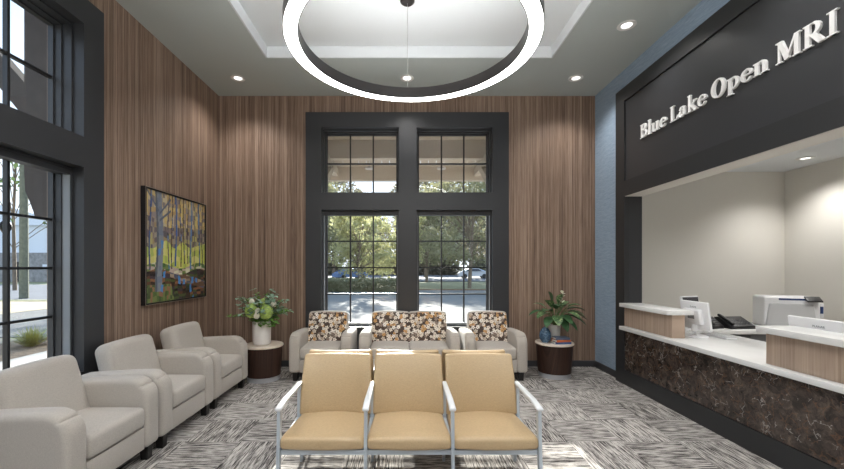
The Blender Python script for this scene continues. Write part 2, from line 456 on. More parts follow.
tube(bm, pts, .004, 6); w2 = bpy.data.objects['window_2']; finish('bead_chain', bm, M['alu'], w2)

# ------------------------------------------------------------------ right wall casing, sign
FX = 3.0
root = bpy.data.objects.new('trim_1', None); COL.objects.link(root); struct(root, 'charcoal surround framing the reception opening', 'trim')
bm = bmesh.new()
Y0 = 1.19
box(bm, FX, XR, OY1, 5.416, 0, 4.053)         # far stile
box(bm, FX, XR, Y0, OY0, 0, 4.053)            # near stile
box(bm, FX, XR, OY0, OY1, 3.863, 4.053)
box(bm, FX, XR, OY0, OY1, OZ1, 2.771)
box(bm, FX, XR, OY0, OY1, 0, .2)
finish('surround', bm, M['dark2'], root, smooth=False)
bm = bmesh.new(); box(bm, FX+.02, XR, OY0, OY1, 2.771, 3.863); finish('sign_panel', bm, M['darkpanel'], root, smooth=False)
bm = bmesh.new(); box(bm, XR, 3.243, OY1-.002, OY1+.05, 0, OZ1); box(bm, XR, 3.243, OY0-.05, OY0+.002, 0, OZ1); finish('jamb_liner', bm, M['dark'], root, smooth=False)
bm = bmesh.new(); box(bm, FX+.012, 3.243, OY0, OY1, OZ1-.004, OZ1); finish('soffit_board', bm, M['office'], root, smooth=False)

# hand-drawn bold serif glyphs, unit cap height
TH, TK = .065, .16
def S(x0, x1, y, h=.055): return [[(x0, y), (x1, y), (x1, y+h), (x0, y+h)]]
def stem(x, y0, y1, w=TK): return [[(x-w/2, y0), (x+w/2, y0), (x+w/2, y1), (x-w/2, y1)]]
def stroke(pts, ws):
    out = []
    L, R = [], []
    for i_, p in enumerate(pts):
        a = pts[max(i_-1, 0)]; b = pts[min(i_+1, len(pts)-1)]
        dx, dy = b[0]-a[0], b[1]-a[1]; d = math.hypot(dx, dy) or 1
        w = ws[i_]/2; L.append((p[0]-dy/d*w, p[1]+dx/d*w)); R.append((p[0]+dy/d*w, p[1]-dx/d*w))
    return [[L[i_], L[i_+1], R[i_+1], R[i_]] for i_ in range(len(pts)-1)]
def arc(cx, cy, rx, ry, a0, a1, thin=TH, thick=TK, n=20):
    pts, ws = [], []
    for i_ in range(n+1):
        a = math.radians(a0+(a1-a0)*i_/n); pts.append((cx+rx*math.cos(a), cy+ry*math.sin(a)))
        ws.append(thin+(thick-thin)*abs(math.cos(a))**1.3)
    return stroke(pts, ws)
def line(x0, y0, x1, y1, w, w1=None): return stroke([(x0, y0), (x1, y1)], [w, w1 or w])
XH = .64
G = {
 'B': (.72, stem(.17, 0, 1)+S(.02, .4, 0)+S(.02, .38, .945)+arc(.36, .755, .16, .215, 90, -90)+arc(.38, .28, .2, .25, 90, -90)+line(.2, .53, .4, .53, .06)),
 'l': (.36, stem(.17, 0, 1.04)+S(.02, .32, 0)+S(.03, .2, .985)),
 'u': (.72, stem(.16, .2, XH)+arc(.3, .2, .15, .165, 180, 290, TH, TK)+S(.01, .2, XH-.055)+line(.32, .045, .5, .15, .06)+stem(.53, 0, XH)+S(.4, .6, XH-.055)+S(.5, .68, 0)),
 'e': (.6, arc(.31, .32, .215, .29, 40, 318)+line(.12, .35, .52, .35, .06)+arc(.31, .35, .215, .26, 0, 90, TH, .13)+line(.45, .1, .52, .17, .05)),
 'L': (.66, stem(.19, 0, 1)+S(.04, .36, .945)+S(.04, .6, 0, .06)+[[(.5, 0), (.62, 0), (.64, .27), (.59, .27)]]),
 'a': (.64, stem(.42, .1, .45, .165)+arc(.31, .45, .13, .16, 0, 165, .06, .15)+line(.16, .43, .16, .5, .13)+arc(.28, .18, .16, .17, 100, 290, .06, .16)+line(.25, .35, .4, .4, .06)+line(.3, .02, .42, .12, .07)+line(.45, .08, .58, .035, .09, .05)),
 'k': (.7, stem(.17, 0, 1.04)+S(.02, .32, 0)+S(.03, .2, .985)+line(.2, .28, .52, .6, .07)+line(.3, .36, .58, .03, .17)+S(.42, .64, XH-.055)+S(.42, .7, 0)),
 'O': (.88, arc(.42, .5, .31, .49, 0, 360, TH, .19, 36)),
 'p': (.72, stem(.18, -.27, XH)+S(.03, .34, -.27)+S(.02, .2, XH-.055)+arc(.36, .32, .21, .29, 140, -140)),
 'n': (.72, stem(.17, 0, XH)+S(.03, .3, 0)+S(.02, .2, XH-.055)+arc(.37, .42, .15, .19, 150, 0, TH, TK)+stem(.52, 0, .43)+S(.39, .66, 0)),
 'M': (1.02, stem(.15, 0, 1, .07)+S(.02, .29, 0)+S(.02, .24, .945)+line(.19, .97, .48, .05, .19)+line(.46, .06, .78, .97, .075)+stem(.82, 0, 1)+S(.68, .97, 0)+S(.76, .96, .945)),
 'R': (.8, stem(.19, 0, 1)+S(.04, .36, 0)+S(.04, .36, .945)+arc(.38, .73, .18, .24, 90, -90)+line(.2, .49, .4, .49, .06)+line(.38, .5, .66, .03, .19)+S(.58, .8, 0)),
 'I': (.42, stem(.2, 0, 1)+S(.03, .37, 0)+S(.03, .37, .945)),
}
sign = thing('wall_sign', 'raised white serif letters reading Blue Lake Open MRI on charcoal panel', 'sign', (FX+.02, 4.86, 3.226))
UX, UZ, u = .204, .172, 0
for ch in 'Blue Lake Open MRI':
    if ch == ' ': u += .25; continue
    adv, polys = G[ch]; bm = bmesh.new()
    for pi_, poly in enumerate(polys):
        dd = -.02-.00012*pi_
        F = [bm.verts.new((dd, -(u+x)*UX, y*UZ)) for x, y in poly]
        B_ = [bm.verts.new((-.0005, -(u+x)*UX, y*UZ)) for x, y in poly]
        try:
            bm.faces.new(F); bm.faces.new(B_)
            for j in range(4): bm.faces.new((F[j], F[(j+1) % 4], B_[(j+1) % 4], B_[j]))
        except ValueError: pass
    finish('letter', bm, M['letter'], sign, smooth=False); u += adv

# ------------------------------------------------------------------ reception desk
desk = thing('reception_desk', 'long reception desk with dark veined marble front and white quartz tops', 'reception desk', (0, 0, 0))
boxo('marble_front', FX+.012, FX+.04, OY0+.002, OY1-.003, .202, .75, M['marble'], desk)
boxo('countertop', 2.928, 3.87, OY0+.002, OY1-.003, .752, .80, M['quartz'], desk, b=.004)
bm = bmesh.new(); box(bm, 3.05, 3.85, OY0+.01, OY1-.01, .02, .75); finish('desk_cabinet', bm, M['desk_wood'], desk, smooth=False)
for y0, y1 in ((4.276, OY1-.004), (OY0+.004, 3.166)):
    boxo('ledge_box', FX+.001, 3.145, y0, y1, .801, 1.06, M['desk_wood'], desk, b=.002)
    boxo('ledge_top', 2.93, 3.235, y0-(.02 if y0 > 3 else 0), y1+(.02 if y1 < 4 else 0), 1.061, 1.112, M['quartz'], desk, b=.004)

# office shell
OXR = 6.12
struct(boxo('wall_office_back', XR+.17, OXR+.15, YB, YB+.15, 0, 3.3, M['office']), 'warm white office wall behind the reception desk', 'wall')
struct(boxo('wall_office_right', OXR, OXR+.15, 0, YB, 0, 3.3, M['office']), 'warm white side wall of the office', 'wall')
struct(boxo('wall_office_front', XR+.17, OXR+.15, -.15, 0, 0, 3.3, M['office']), 'office wall nearest the viewpoint', 'wall')
struct(boxo('ceiling_office', XR+.17, OXR, 0, YB, 3.13, 3.2, M['tray']), 'white office ceiling', 'ceiling')
struct(boxo('floor_office', XR+.24, OXR, 0, YB, -.12, 0, M['carpet']), 'office floor', 'floor')
# office inner face of the shared wall
struct(wall_with_holes('wall_office_left', 0, YB, 0, 3.13, [(OY0, OY1, 0, OZ1)], lambda a, b, z0, z1: (XR+.171, XR+.175, a, b, z0, z1), 0, 0, M['office']), 'office side of the shared wall', 'wall')

rd = thing('return_desk', 'white office return desk running behind the reception counter', 'desk', (0, 0, 0))
boxo('desktop', 3.885, 5.7, 4.81, 5.55, .752, .80, M['quartz'], rd, b=.004)
boxo('cabinet', 4.45, 5.6, 4.9, 5.5, .0, .75, M['midgrey'], rd)
boxo('end_panel', 3.9, 3.93, 4.85, 5.5, .0, .75, M['greyplastic'], rd)

# monitors -------------------------------------------------------------
def monitor(label, loc, rz, w, h, back=True, logo=None, zc=.21, badge=False, lx=0):
    """screen in local XZ plane facing +Y (screen side), back facing -Y"""
    t = thing('computer_monitor', label, 'monitor', loc, rz, 'reception monitors')
    bm = bmesh.new(); rbox(bm, (0, 0, zc+h/2-.12), (w, .03, h), .012, 3, (2,1,2)); sh = finish('shell', bm, M['white'], t)
    boxo('screen', -w/2+.014, w/2-.014, .0151, .017, zc-.12+.014, zc-.12+h-.014, M['screen'], t)
    bm = bmesh.new(); rbox(bm, (0, -.03, zc+h/2-.13), (w*.62, .05, h*.55), .02, 3, (2,1,2)); finish('rear_housing', bm, M['white'], t)
    for ch in t.children: ch.rotation_euler.x = .13
    bm = bmesh.new(); tube(bm, [(0, -.045, .015), (0, -.05, .06), (0, -.035, zc)], .03, 12); finish('stand_neck', bm, M['white'], t)
    bm = bmesh.new(); lathe(bm, [(.0, 0), (.12, 0), (.12, .008), (.11, .014), (0, .016)], 32, (0, -.03, .001)); finish('stand_base', bm, M['white'], t)
    if badge: boxo('label_plate', -.05, .05, -.0565, -.0552, zc+h/2-.15, zc+h/2-.10, M['midgrey'], t).rotation_euler.x = .13
    if logo:
        cu = bpy.data.curves.new('logo', 'FONT'); cu.body = logo; cu.size = .025; cu.extrude = .0006; cu.align_x = 'CENTER'
        tmp = bpy.data.objects.new('tmp', cu); COL.objects.link(tmp); bpy.context.view_layer.update()
        ms = bpy.data.meshes.new_from_object(tmp.evaluated_get(bpy.context.evaluated_depsgraph_get())); bpy.data.objects.remove(tmp); ms.materials.clear(); ms.materials.append(M['midgrey'])
        lo = bpy.data.objects.new('brand_lettering', ms); COL.objects.link(lo); lo.parent = t
        zz = zc+h-.12-.07; lo.location = (lx, -.0162*math.cos(.13)-zz*math.sin(.13), zz*math.cos(.13)-.0162*math.sin(.13)); lo.rotation_euler = (PI/2+.13, 0, 0)
    return t
# backs face -X : local -Y -> world -X means rotate by -90deg
monitor('white monitor seen from the back beyond the far ledge of the desk', (3.39, 4.40, .80), -PI/2, .42, .325, badge=True, logo='PLANAR', zc=.205)
monitor('white monitor with its back to the lobby at the right edge beyond the near ledge', (3.40, 2.98, .80), -PI/2, .70, .36, logo='PLANAR', zc=.145, lx=-.1)
monitor('monitor with a dark screen peeking out beyond another monitor', (3.68, 4.86, .80), PI+.3, .3, .33, zc=.22)
kb = thing('keyboard', 'white keyboard lying on the counter beside the monitor', 'keyboard', (3.62, 4.4, .8005), -PI/2)
boxo('tray', -.19, .19, -.065, .065, 0, .014, M['white'], kb, b=.004)
bm = bmesh.new()
for i in range(12):
    for j in range(4): box(bm, -.175+i*.0295, -.175+i*.0295+.025, -.052+j*.027, -.052+j*.027+.022, .014, .019)
finish('keys', bm, M['greyplastic'], kb)

def phone(label, loc, rz, w, d):
    t = thing('desk_phone', label, 'phone', loc, rz, 'black desk phones')
    bm = bmesh.new(); prof = [(-d/2, 0), (d/2, 0), (d/2, .13), (d/2-.06, .14), (-d/2, .035)]
    A = [bm.verts.new((-w/2, y, z)) for y, z in prof]; B_ = [bm.verts.new((w/2, y, z)) for y, z in prof]
    bm.faces.new(A); bm.faces.new(B_)
    for j in range(5): bm.faces.new((A[j], A[(j+1) % 5], B_[(j+1) % 5], B_[j]))
    bmesh.ops.recalc_face_normals(bm, faces=bm.faces); bev(bm, .006, 2); finish('body', bm, M['black'], t)
    bm = bmesh.new(); rbox(bm, (-w/2+.035, -.01, .118), (.045, d*.85, .035), .016, 3, (1, 6, 1), lambda p: p+Vector((0, 0, -.008*(abs(p.y)/(d/2))**2+p.y*(.105/(d-.06))*.85))); finish('handset', bm, M['black'], t)
    bm = bmesh.new()
    sl = .105/(d-.06)
    box(bm, -w/2+.075, w/2-.02, -d/2+.02, -d/2+.03, .04, .046)
    for i in range(6):
        for j in range(4):
            y = -d/2+.03+j*.03; z = .035+sl*(y+d/2)+.004; x = -w/2+.08+i*(w-.1)/6
            box(bm, x, x+.016, y, y+.016, z, z+.006)
    finish('keypad', bm, M['midgrey'], t)
    return t
phone('small black desk phone just right of the white monitor', (4.03, 5.02, .8005), .3, .2, .2)
phone('large black switchboard phone between small phone and printer', (4.36, 5.04, .8005), .1, .34, .26)

pr = thing('office_printer', 'white multifunction printer with navy stripe on the office desk', 'printer', (5.14, 5.16, .8005), -.42)
bm = bmesh.new(); rbox(bm, (0, 0, .205), (.56, .38, .41), .03, 3, (4,4,4)); finish('body', bm, M['white'], pr)
bm = bmesh.new(); rbox(bm, (-.01, -.19, .165), (.52, .04, .31), .018, 3, (8,1,8), lambda p: Vector((p.x*(1-.16*max(0, (p.z+.155)/.31)), p.y, p.z))); finish('front_cover', bm, M['greyplastic'], pr)
boxo('blue_stripe', -.13, .17, -.193, -.1895, .365, .388, M['navy'], pr)
bm = bmesh.new(); rbox(bm, (.2, -.215, .385), (.15, .09, .018), .006, 2, (1,1,1), lambda p: Vector((p.x, p.y, p.z+p.y*.6))); cp = finish('control_panel', bm, M['black'], pr)
boxo('side_tray', .2795, .33, -.15, .1, .14, .33, M['white'], pr, b=.01); boxo('side_label', .29, .32, -.152, -.1501, .2, .29, M['navy'], pr)
boxo('power_adapter', 4.70, 4.78, 4.88, 4.94, .8005, .84, M['black'], None, b=.004)
tag(bpy.data.objects['power_adapter'], 'small black box beside the printer and large phone', 'adapter')

# ------------------------------------------------------------------ ceiling fixtures
ring = thing('ring_pendant_light', 'large circular pendant lamp with glowing underside', 'pendant light', (.07, 3.175, 0))
RZ = CAMH+1.814; RO, RI = 1.03, .918
def annulus(bm, ri, ro, z, n=96, up=False):
    A = [bm.verts.new((ri*math.cos(2*PI*i/n), ri*math.sin(2*PI*i/n), z)) for i in range(n)]
    B_ = [bm.verts.new((ro*math.cos(2*PI*i/n), ro*math.sin(2*PI*i/n), z)) for i in range(n)]
    return A, B_
def ringsolid(name, ri, ro, z0, z1, m, parent, n=96):
    bm = bmesh.new(); a, b = annulus(bm, ri, ro, z0, n); c, d = annulus(bm, ri, ro, z1, n)
    for i in range(n):
        j = (i+1) % n
        for q in ((a[i], a[j], b[j], b[i]), (c[i], d[i], d[j], c[j]), (a[i], c[i], c[j], a[j]), (b[i], b[j], d[j], d[i])): bm.faces.new(q)
    return finish(name, bm, m, parent, ang=30)
ringsolid('ring_frame', RI, RI+.006, RZ, RZ+.11, M['ringdark'], ring)
ringsolid('ring_frame', RO-.006, RO, RZ, RZ+.11, M['ringdark'], ring)
ringsolid('diffuser', RI+.006, RO-.006, RZ+.003, RZ+.012, M['ring_emit'], ring)
ringsolid('uplight_diffuser', RI+.006, RO-.006, RZ+.095, RZ+.105, M['ring_up'], ring)
for a in (92, 212, 332):
    a = math.radians(a); x, y = .96*math.cos(a), .96*math.sin(a)
    bm = bmesh.new(); tube(bm, [(x, y, RZ+.1), (x, y, TZ)], .003, 6); finish('cable', bm, M['cable'], ring)
    bm = bmesh.new(); lathe(bm, [(0, -.035), (.06, -.035), (.078, -.02), (.078, -.001)], 24, (x, y, TZ)); finish('canopy', bm, M['ringdark'], ring)

def downlight(label, x, y, z, power, spot=True):
    t = thing('recessed_downlight', label, 'ceiling light', (x, y, z), 0, 'recessed ceiling downlights')
    bm = bmesh.new(); lathe(bm, [(.056, -.001), (.1, -.001), (.1, -.006), (.094, -.012), (.075, -.014), (.058, -.007), (.056, -.001)], 32); finish('trim_ring', bm, M['dl_trim'], t)
    bm = bmesh.new(); lathe(bm, [(0, -.003), (.056, -.003), (.056, -.0015), (0, -.0015)], 32); finish('lens', bm, M['dl_emit'], t)
    la = bpy.data.lights.new('downlight_lamp', 'SPOT'); la.energy = power; la.spot_size = math.radians(125); la.spot_blend = .85
    la.shadow_soft_size = .06; la.color = (1, .975, .94)
    lo = bpy.data.objects.new('downlight_lamp', la); COL.objects.link(lo); lo.parent = t; lo.location = (0, 0, -.03)
    return t
P0 = 42
downlight('round downlight in the back left corner of the ceiling', -2.414, 5.556, ZC, P0)
downlight('round downlight above the middle of the back window', .044, 5.556, ZC, P0)
downlight('round downlight in the back right ceiling corner near blue wall', 2.50, 5.556, ZC, P0)
downlight('round downlight nearest the viewer, above the reception sign', 2.53, 4.34, ZC, P0)
for x, y in ((2.53, 2.7), (2.53, 1.1), (-2.414, 2.6), (-2.414, .6), (.044, .2), (0.044, -1.4), (2.53, -.9), (-2.414, -1.2)):  # extra unseen downlights, added to raise the light level in the room
    downlight('added round downlight out of view, brightening the room', x, y, ZC, P0)
downlight('round downlight in the office ceiling beyond the reception opening', 5.63, 5.36, 3.13, 54)
for x, y in ((4.3, 3.6), (5.4, 3.2), (4.3, 1.6)): downlight('round downlight in the office ceiling, out of view', x, y, 3.13, 54)

M['globe'] = emis('fill_globe_glow', (1, .99, .975, 1), 19)  # invented globe lamps out of view, added to lift the room's brightness
for x, y, gz in ((-1.5, -1.2, 3.96), (1.6, -1.2, 3.96), (.05, -1.9, 4.05), (.05, -.4, 3.86)):
    gp = thing('fill_globe', 'added opal fill globe, unseen behind the viewpoint', 'pendant light', (x, y, gz), 0, 'added fill globes')
    bm = bmesh.new(); bmesh.ops.create_uvsphere(bm, u_segments=24, v_segments=14, radius=.2); finish('globe', bm, M['globe'], gp)
    bm = bmesh.new(); tube(bm, [(0, 0, .19), (0, 0, (ZC if y < TY0 else TZ)-gz)], .008, 8); finish('cord', bm, M['black'], gp)

# ------------------------------------------------------------------ armchairs (face local -Y)
def arm_deform(W_, D_, H_, side):
    def f(p):
        R1, R2 = .17, .05
        # front top corner in (y,z)
        a = (-p.y-(D_/2-R1))/R1; b = (p.z-(H_/2-R1))/R1
        if a > 0 and b > 0:
            s_ = max(a, b)/math.hypot(a, b); p = Vector((p.x, -(D_/2-R1+a*s_*R1), H_/2-R1+b*s_*R1))
        # top dips slightly to the back
        t = max(0, (p.y+D_/2)/D_)
        if p.z > 0: p = Vector((p.x, p.y, p.z-.035*t*t))
        return p
    return f
def upholstered(name, label, cat, loc, rz, W, seats, H, AH, floral, group, aw=.15):
    t = thing(name, label, cat, loc, rz, group)
    D = .80; inner = W-2*aw
    for sd in (-1, 1):
        bm = bmesh.new(); rbox(bm, (sd*(W/2-aw/2), 0, (.115+AH)/2), (aw, D-.03, AH-.115), .042, 5, (4, 24, 18), arm_deform(aw, D-.03, AH-.115, sd))
        finish('armrest', bm, M['beige'], t, ang=60)
    boxo('front_rail', -inner/2+.001, inner/2-.001, -D/2+.035, -D/2+.07, .12, .296, M['beige'], t, b=.006)
    boxo('base_frame', -inner/2+.002, inner/2-.002, -D/2+.071, D/2-.06, .125, .27, M['beige'], t)
    sw = inner/seats
    for i_ in range(seats):
        cx = -inner/2+sw*(i_+.5)
        def df(p, hw=sw/2):
            cr = (1-(p.x/hw)**2)*(1-(p.y/.29)**2)
            return Vector((p.x, p.y, p.z+(.02*max(0, cr) if p.z > 0 else 0)))
        bm = bmesh.new(); rbox(bm, (cx, -.1, .385), (sw-.006, .565, .165), .04, 4, (8, 8, 2), df); finish('seat_cushion', bm, M['beige'], t, ang=60)
        lean = math.radians(11 if floral else 15); bh = H-.33
        def lb(p, th_off=0):
            q = Vector((p.x*(1-.03*max(0, p.z/bh*2)), p.y, p.z+.012*(1-(p.x/(sw/2))**2)*(1 if p.z > 0 else 0)))
            return Matrix.Rotation(-lean, 3, 'X') @ q
        bm = bmesh.new(); rbox(bm, (cx, .245-(0 if floral else .035), .33+bh/2), (sw+.05, .15 if floral else .2, bh), .05 if floral else .07, 4, (8, 2, 8), lb); finish('backrest', bm, M['beige'], t, ang=60)
        if floral:
            def lf(p):
                bulge = .018*(1-(p.x/(sw/2))**2)*(1-(p.z/(bh/2))**2)
                q = Vector((p.x*(1-.03*max(0, p.z/bh*2)), p.y-(bulge if p.y < 0 else 0), p.z+.012*(1-(p.x/(sw/2))**2)*(1 if p.z > 0 else 0)))
                return Matrix.Rotation(-lean, 3, 'X') @ q
            off = Matrix.Rotation(-lean, 3, 'X') @ Vector((0, -.075, -.006))
            bm = bmesh.new(); rbox(bm, (cx+off.x, .245+off.y, .33+bh/2+off.z), (sw+.018, .04, bh-.045), .018, 3, (8, 1, 8), lf); finish('patterned_cushion', bm, M['floral'], t, ang=60)
    for sx in (-1, 1):
        for sy in (-1, 1):
            bm = bmesh.new(); x, y = sx*(W/2-.085), sy*(D/2-.08)
            vs = box(bm, x-.037, x+.037, y-.037, y+.037, 0, .128)
            for v_ in vs:
                if v_.co.z < .01: v_.co.x = x+(v_.co.x-x)*.8; v_.co.y = y+(v_.co.y-y)*.8
            bmesh.ops.recalc_face_normals(bm, faces=bm.faces); bev(bm, .003, 1); finish('leg', bm, M['legblack'], t)
    return t
GR = 'beige armchairs along the left wall'
a0 = upholstered('armchair', 'plain greige armchair nearest the viewer, below the left window', 'armchair', (-2.475, 2.825, 0), PI/2, .91, 1, .895, .685, False, GR, .17)
dup(a0, (-2.475, 3.765, 0), PI/2, 'plain greige armchair, middle one of the row of three along left wall', GR)
dup(a0, (-2.48, 4.70, 0), PI/2, 'plain greige armchair under the painting, next to the flower table', GR)
GF = 'floral backed lounge seats under the back window'
f0 = upholstered('armchair', 'floral backed armchair left of the loveseat, nearest the flower table', 'armchair', (-1.18, 5.72, 0), 0, .875, 1, .905, .67, True, GF)
dup(f0, (1.298, 5.72, 0), 0, 'floral backed armchair right of the loveseat, nearest the blue vase table', GF)
upholstered('loveseat', 'two seat loveseat with floral backs centred under the back window', 'sofa', (.078, 5.72, 0), 0, 1.43, 2, .905, .67, True, None)

# ------------------------------------------------------------------ triple tan tandem seating (faces local -Y)
def tandem(label, loc, rz):
    t = thing('tandem_seating', label, 'waiting chairs', loc, rz, 'tan three seat waiting benches')
    P = .585; FY = -.36            # front leg / arm front
    for i_ in (-1, 0, 1):
        cx = i_*P
        def sd(p):
            v_ = p.y/.27
            hw = .272-.012*(v_+1)/2
            q = Vector((p.x*(1-.05*(v_+1)/2), p.y-(.02*(1-(p.x/.27)**2) if v_ < -.5 else 0), p.z))
            q.z += -.035*v_*(1)*.5 - (.02*max(0, -v_-.75)*4*.5)
            if p.z > 0: q.z += .012*(1-(p.x/.27)**2)
            return q
        bm = bmesh.new(); rbox(bm, (cx, -.09, .405), (.574, .56, .078), .028, 4, (10, 14, 1), sd); finish('seat', bm, M['tan'], t, ang=60)
        def bd(p):
            v_ = p.z/.21
            q = Vector((p.x*(1-.015*v_), p.y+.03*(p.x/.26)**2*-1, p.z+(.008*(1-(p.x/.26)**2))*(1 if v_ > 0 else 0)))
            q.y += .02*(1-v_*v_)*-1
            return Matrix.Rotation(-math.radians(17), 3, 'X') @ q
        bm = bmesh.new(); rbox(bm, (cx, .245, .635), (.565, .06, .48), .024, 4, (10, 1, 12), bd); finish('backrest', bm, M['tan'], t, ang=60)
        bm = bmesh.new()
        for sx in (-.2, .2): bar(bm, [(cx+sx, .13, .395), (cx+sx, .19, .42), (cx+sx, .26, .6)], .03, .012)
        box(bm, cx-.24, cx+.24, -.02, .02, .37, .384)
        finish('seat_bracket', bm, M['silver'], t)
    for i_ in (-1.5, -.5, .5, 1.5):
        x = i_*P
        bm = bmesh.new()
        def ad(p): return Vector((p.x*(1+.12*(-p.y/.28)), p.y, p.z-.018*max(0, -p.y/.28-.5)*2))
        rbox(bm, (x, -.085, .66), (.042, .56, .026), .011, 3, (1, 12, 1), ad); finish('armrest', bm, M['armwhite'], t, ang=60)
        bm = bmesh.new(); bar(bm, [(x, -.335, .646), (x, -.345, .40), (x, -.385, 0)], .022, .038); finish('leg', bm, M['silver'], t)
        bm = bmesh.new(); bar(bm, [(x, .16, .648), (x, .15, .40), (x, .24, 0)], .022, .038); finish('leg', bm, M['silver'], t)
        bm = bmesh.new(); bar(bm, [(x, -.345, .385), (x, .15, .385)], .022, .03); finish('side_rail', bm, M['silver'], t)
    for y, z in ((-.33, .352), (.12, .35)):
        bm = bmesh.new(); box(bm, -1.5*P+.012, 1.5*P-.012, y-.015, y+.015, z-.018, z+.014); finish('cross_rail', bm, M['silver'], t)
    return t
t0 = tandem('row of three tan vinyl seats in the foreground, facing the viewer', (.035, 2.92, 0), 0)
dup(t0, (.028, 3.64, 0), PI, 'row of three tan seats facing away, back to back behind the foreground row')

# ------------------------------------------------------------------ side tables
def drum(label, loc):
    t = thing('side_table', label, 'side table', loc, 0, 'dark drum side tables'); t.scale = (1, 1, 1.068)
    bm = bmesh.new(); lathe(bm, [(.222, 0), (.222, .062), (.2, .062)], 48); finish('plinth', bm, M['plinth'], t)
    bm = bmesh.new(); lathe(bm, [(.20, .063), (.232, .063), (.258, .44), (.2, .44)], 48); finish('drum_body', bm, M['espresso'], t)
    bm = bmesh.new(); lathe(bm, [(0, .4405), (.264, .4405), (.270, .445), (.270, .463), (.266, .468), (0, .468)], 56); finish('table_top', bm, M['tabletop'], t)
    return t
TLx, TLy, TRx, TRy = -2.005, 5.46, 2.215, 5.63
t1 = drum('dark drum side table holding the white flower vase', (TLx, TLy, 0))
dup(t1, (TRx, TRy, 0), 0, 'dark drum side table holding the blue vase and books')

# vases and flowers
M['vase'] = mat('white_textured_ceramic', lin(226, 222, 220), .5, bump=.8, bscale=60)
M['pot'] = mat('white_glazed_ceramic', lin(232, 230, 226), .3)
k = NT('blue_mottled_glaze', rough=.25); o = k.obj()
k.color(k.ramp(k.noise(k.xyz(o[0], o[1], k.math('MULTIPLY', o[2], 2.4)), 38, 4, .7), [(.35, lin(40, 62, 84)), (.52, lin(72, 100, 128)), (.66, lin(120, 150, 172))])); M['blueglaze'] = k.m
def leafmat(name, c, t=.25):
    m = mat(name, c, .5, var=.25, vscale=30); m.node_tree.nodes['Principled BSDF'].inputs['Subsurface Weight'].default_value = 0; return m
M['euc'] = leafmat('grey_green_eucalyptus', lin(138, 168, 146)); M['green'] = leafmat('fresh_green_leaf', lin(118, 164, 78))
M['hyd'] = leafmat('lime_hydrangea_petal', lin(188, 214, 120)); M['petal'] = mat('white_petal', lin(240, 236, 222), .6)
M['dkleaf'] = leafmat('dark_green_leaf', lin(58, 92, 58)); M['stemg'] = mat('green_stem', lin(84, 108, 58), .6)
k = NT('variegated_leaf', rough=.4); o = k.obj()
k.color(k.ramp(k.noise(k.xyz(o[0], o[1], o[2]), 45, 3, .6), [(.42, lin(60, 94, 62)), (.55, lin(98, 130, 82)), (.68, lin(176, 184, 134))])); M['varleaf'] = k.m
M['stem_white'] = mat('white_flower_spathe', lin(242, 240, 220), .5)

vz = tag(finish('flower_vase', (lambda b_: (lathe(b_, [(0, 0), (.10, 0), (.118, .012), (.124, .05), (.126, .2), (.126, .31), (.12, .335), (.108, .335), (.108, .28), (0, .28)], 40), b_)[1])(bmesh.new()), M['vase'], None, ang=50, loc=(TLx-.02, TLy-.02, .5005)), 'white textured cylindrical vase filled with green and white flowers', 'vase')

def leaf(bm, base, d, L_, W_, droop=.2, mi=0, n=5):
    """pointed leaf curving from base in direction d"""
    d = Vector(d).normalized(); side = d.cross(Vector((0, 0, 1)))
    if side.length < .1: side = Vector((1, 0, 0))
    side.normalize(); up = side.cross(d).normalized(); prev = None; p = Vector(base)
    for i_ in range(n+1):
        s_ = i_/n; w = W_*math.sin(PI*min(1, s_*.92+.06))**.8*(1 if s_ < 1 else .05)
        q = Vector(base)+d*L_*s_-Vector((0, 0, 1))*droop*L_*s_*s_
        row = [bm.verts.new(q-side*w/2+up*w*.12), bm.verts.new(q), bm.verts.new(q+side*w/2+up*w*.12)]
        if prev:
            for j in range(2):
                f = bm.faces.new((prev[j], prev[j+1], row[j+1], row[j])); f.material_index = mi
        prev = row
def rdir(zmin=-.2, zmax=1):
    a = random.uniform(0, 2*PI); z = random.uniform(zmin, zmax); r_ = math.sqrt(max(0, 1-z*z)); return Vector((r_*math.cos(a), r_*math.sin(a), z))
bq = thing('flower_bouquet', 'bouquet of lime hydrangeas, white blooms and eucalyptus in the white vase', 'flowers', (TLx-.0, TLy-.02, .815)); bq.scale = (1.08, 1.08, 1.2)
bm = bmesh.new(); le = bmesh.new(); lg = bmesh.new()
for i in range(84):
    d = rdir(.1, .95) if i % 3 else rdir(-.6, -.1); Lb = random.uniform(.2, .4) if i % 3 else random.uniform(.14, .2)
    pts = [Vector((0, 0, .0))+Vector((d.x*.5*s*Lb*1.3, d.y*.5*s*Lb*1.3, s*.14+d.z*s*Lb*.7-.07*s*s*(1-d.z))) + Vector((d.x, d.y, 0))*Lb*.35*s*s for s in [q/6 for q in range(7)]]
    tube(bm, pts, .003, 5)
    tgt = le if i % 3 else lg
    for q in range(2, 7):
        for sgn in (-1, 1):
            dd = (rdir(-.3, .6)); leaf(tgt, pts[q], dd, random.uniform(.05, .075), random.uniform(.045, .06), .2, 0, 3)
for d, L in (((-.9, -.2, .15), .42), ((-.7, .1, .75), .38), ((.15, -.1, 1), .34), ((.65, -.1, .7), .34), ((.95, 0, .35), .36), ((-.25, 0, 1), .35)):
    d = Vector(d).normalized(); pts = [Vector((0, 0, .05))+d*L*s_-Vector((0, 0, .05))*s_*s_ for s_ in [q/8 for q in range(9)]]
    tube(bm, pts, .003, 5)
    for q in range(3, 9):
        for j in range(3): leaf(lg, pts[q], rdir(-.2, .9), .055, .034, .1, 0, 3)
finish('stems', bm, M['stemg'], bq); finish('eucalyptus_leaves', le, M['euc'], bq); finish('green_leaves', lg, M['green'], bq)
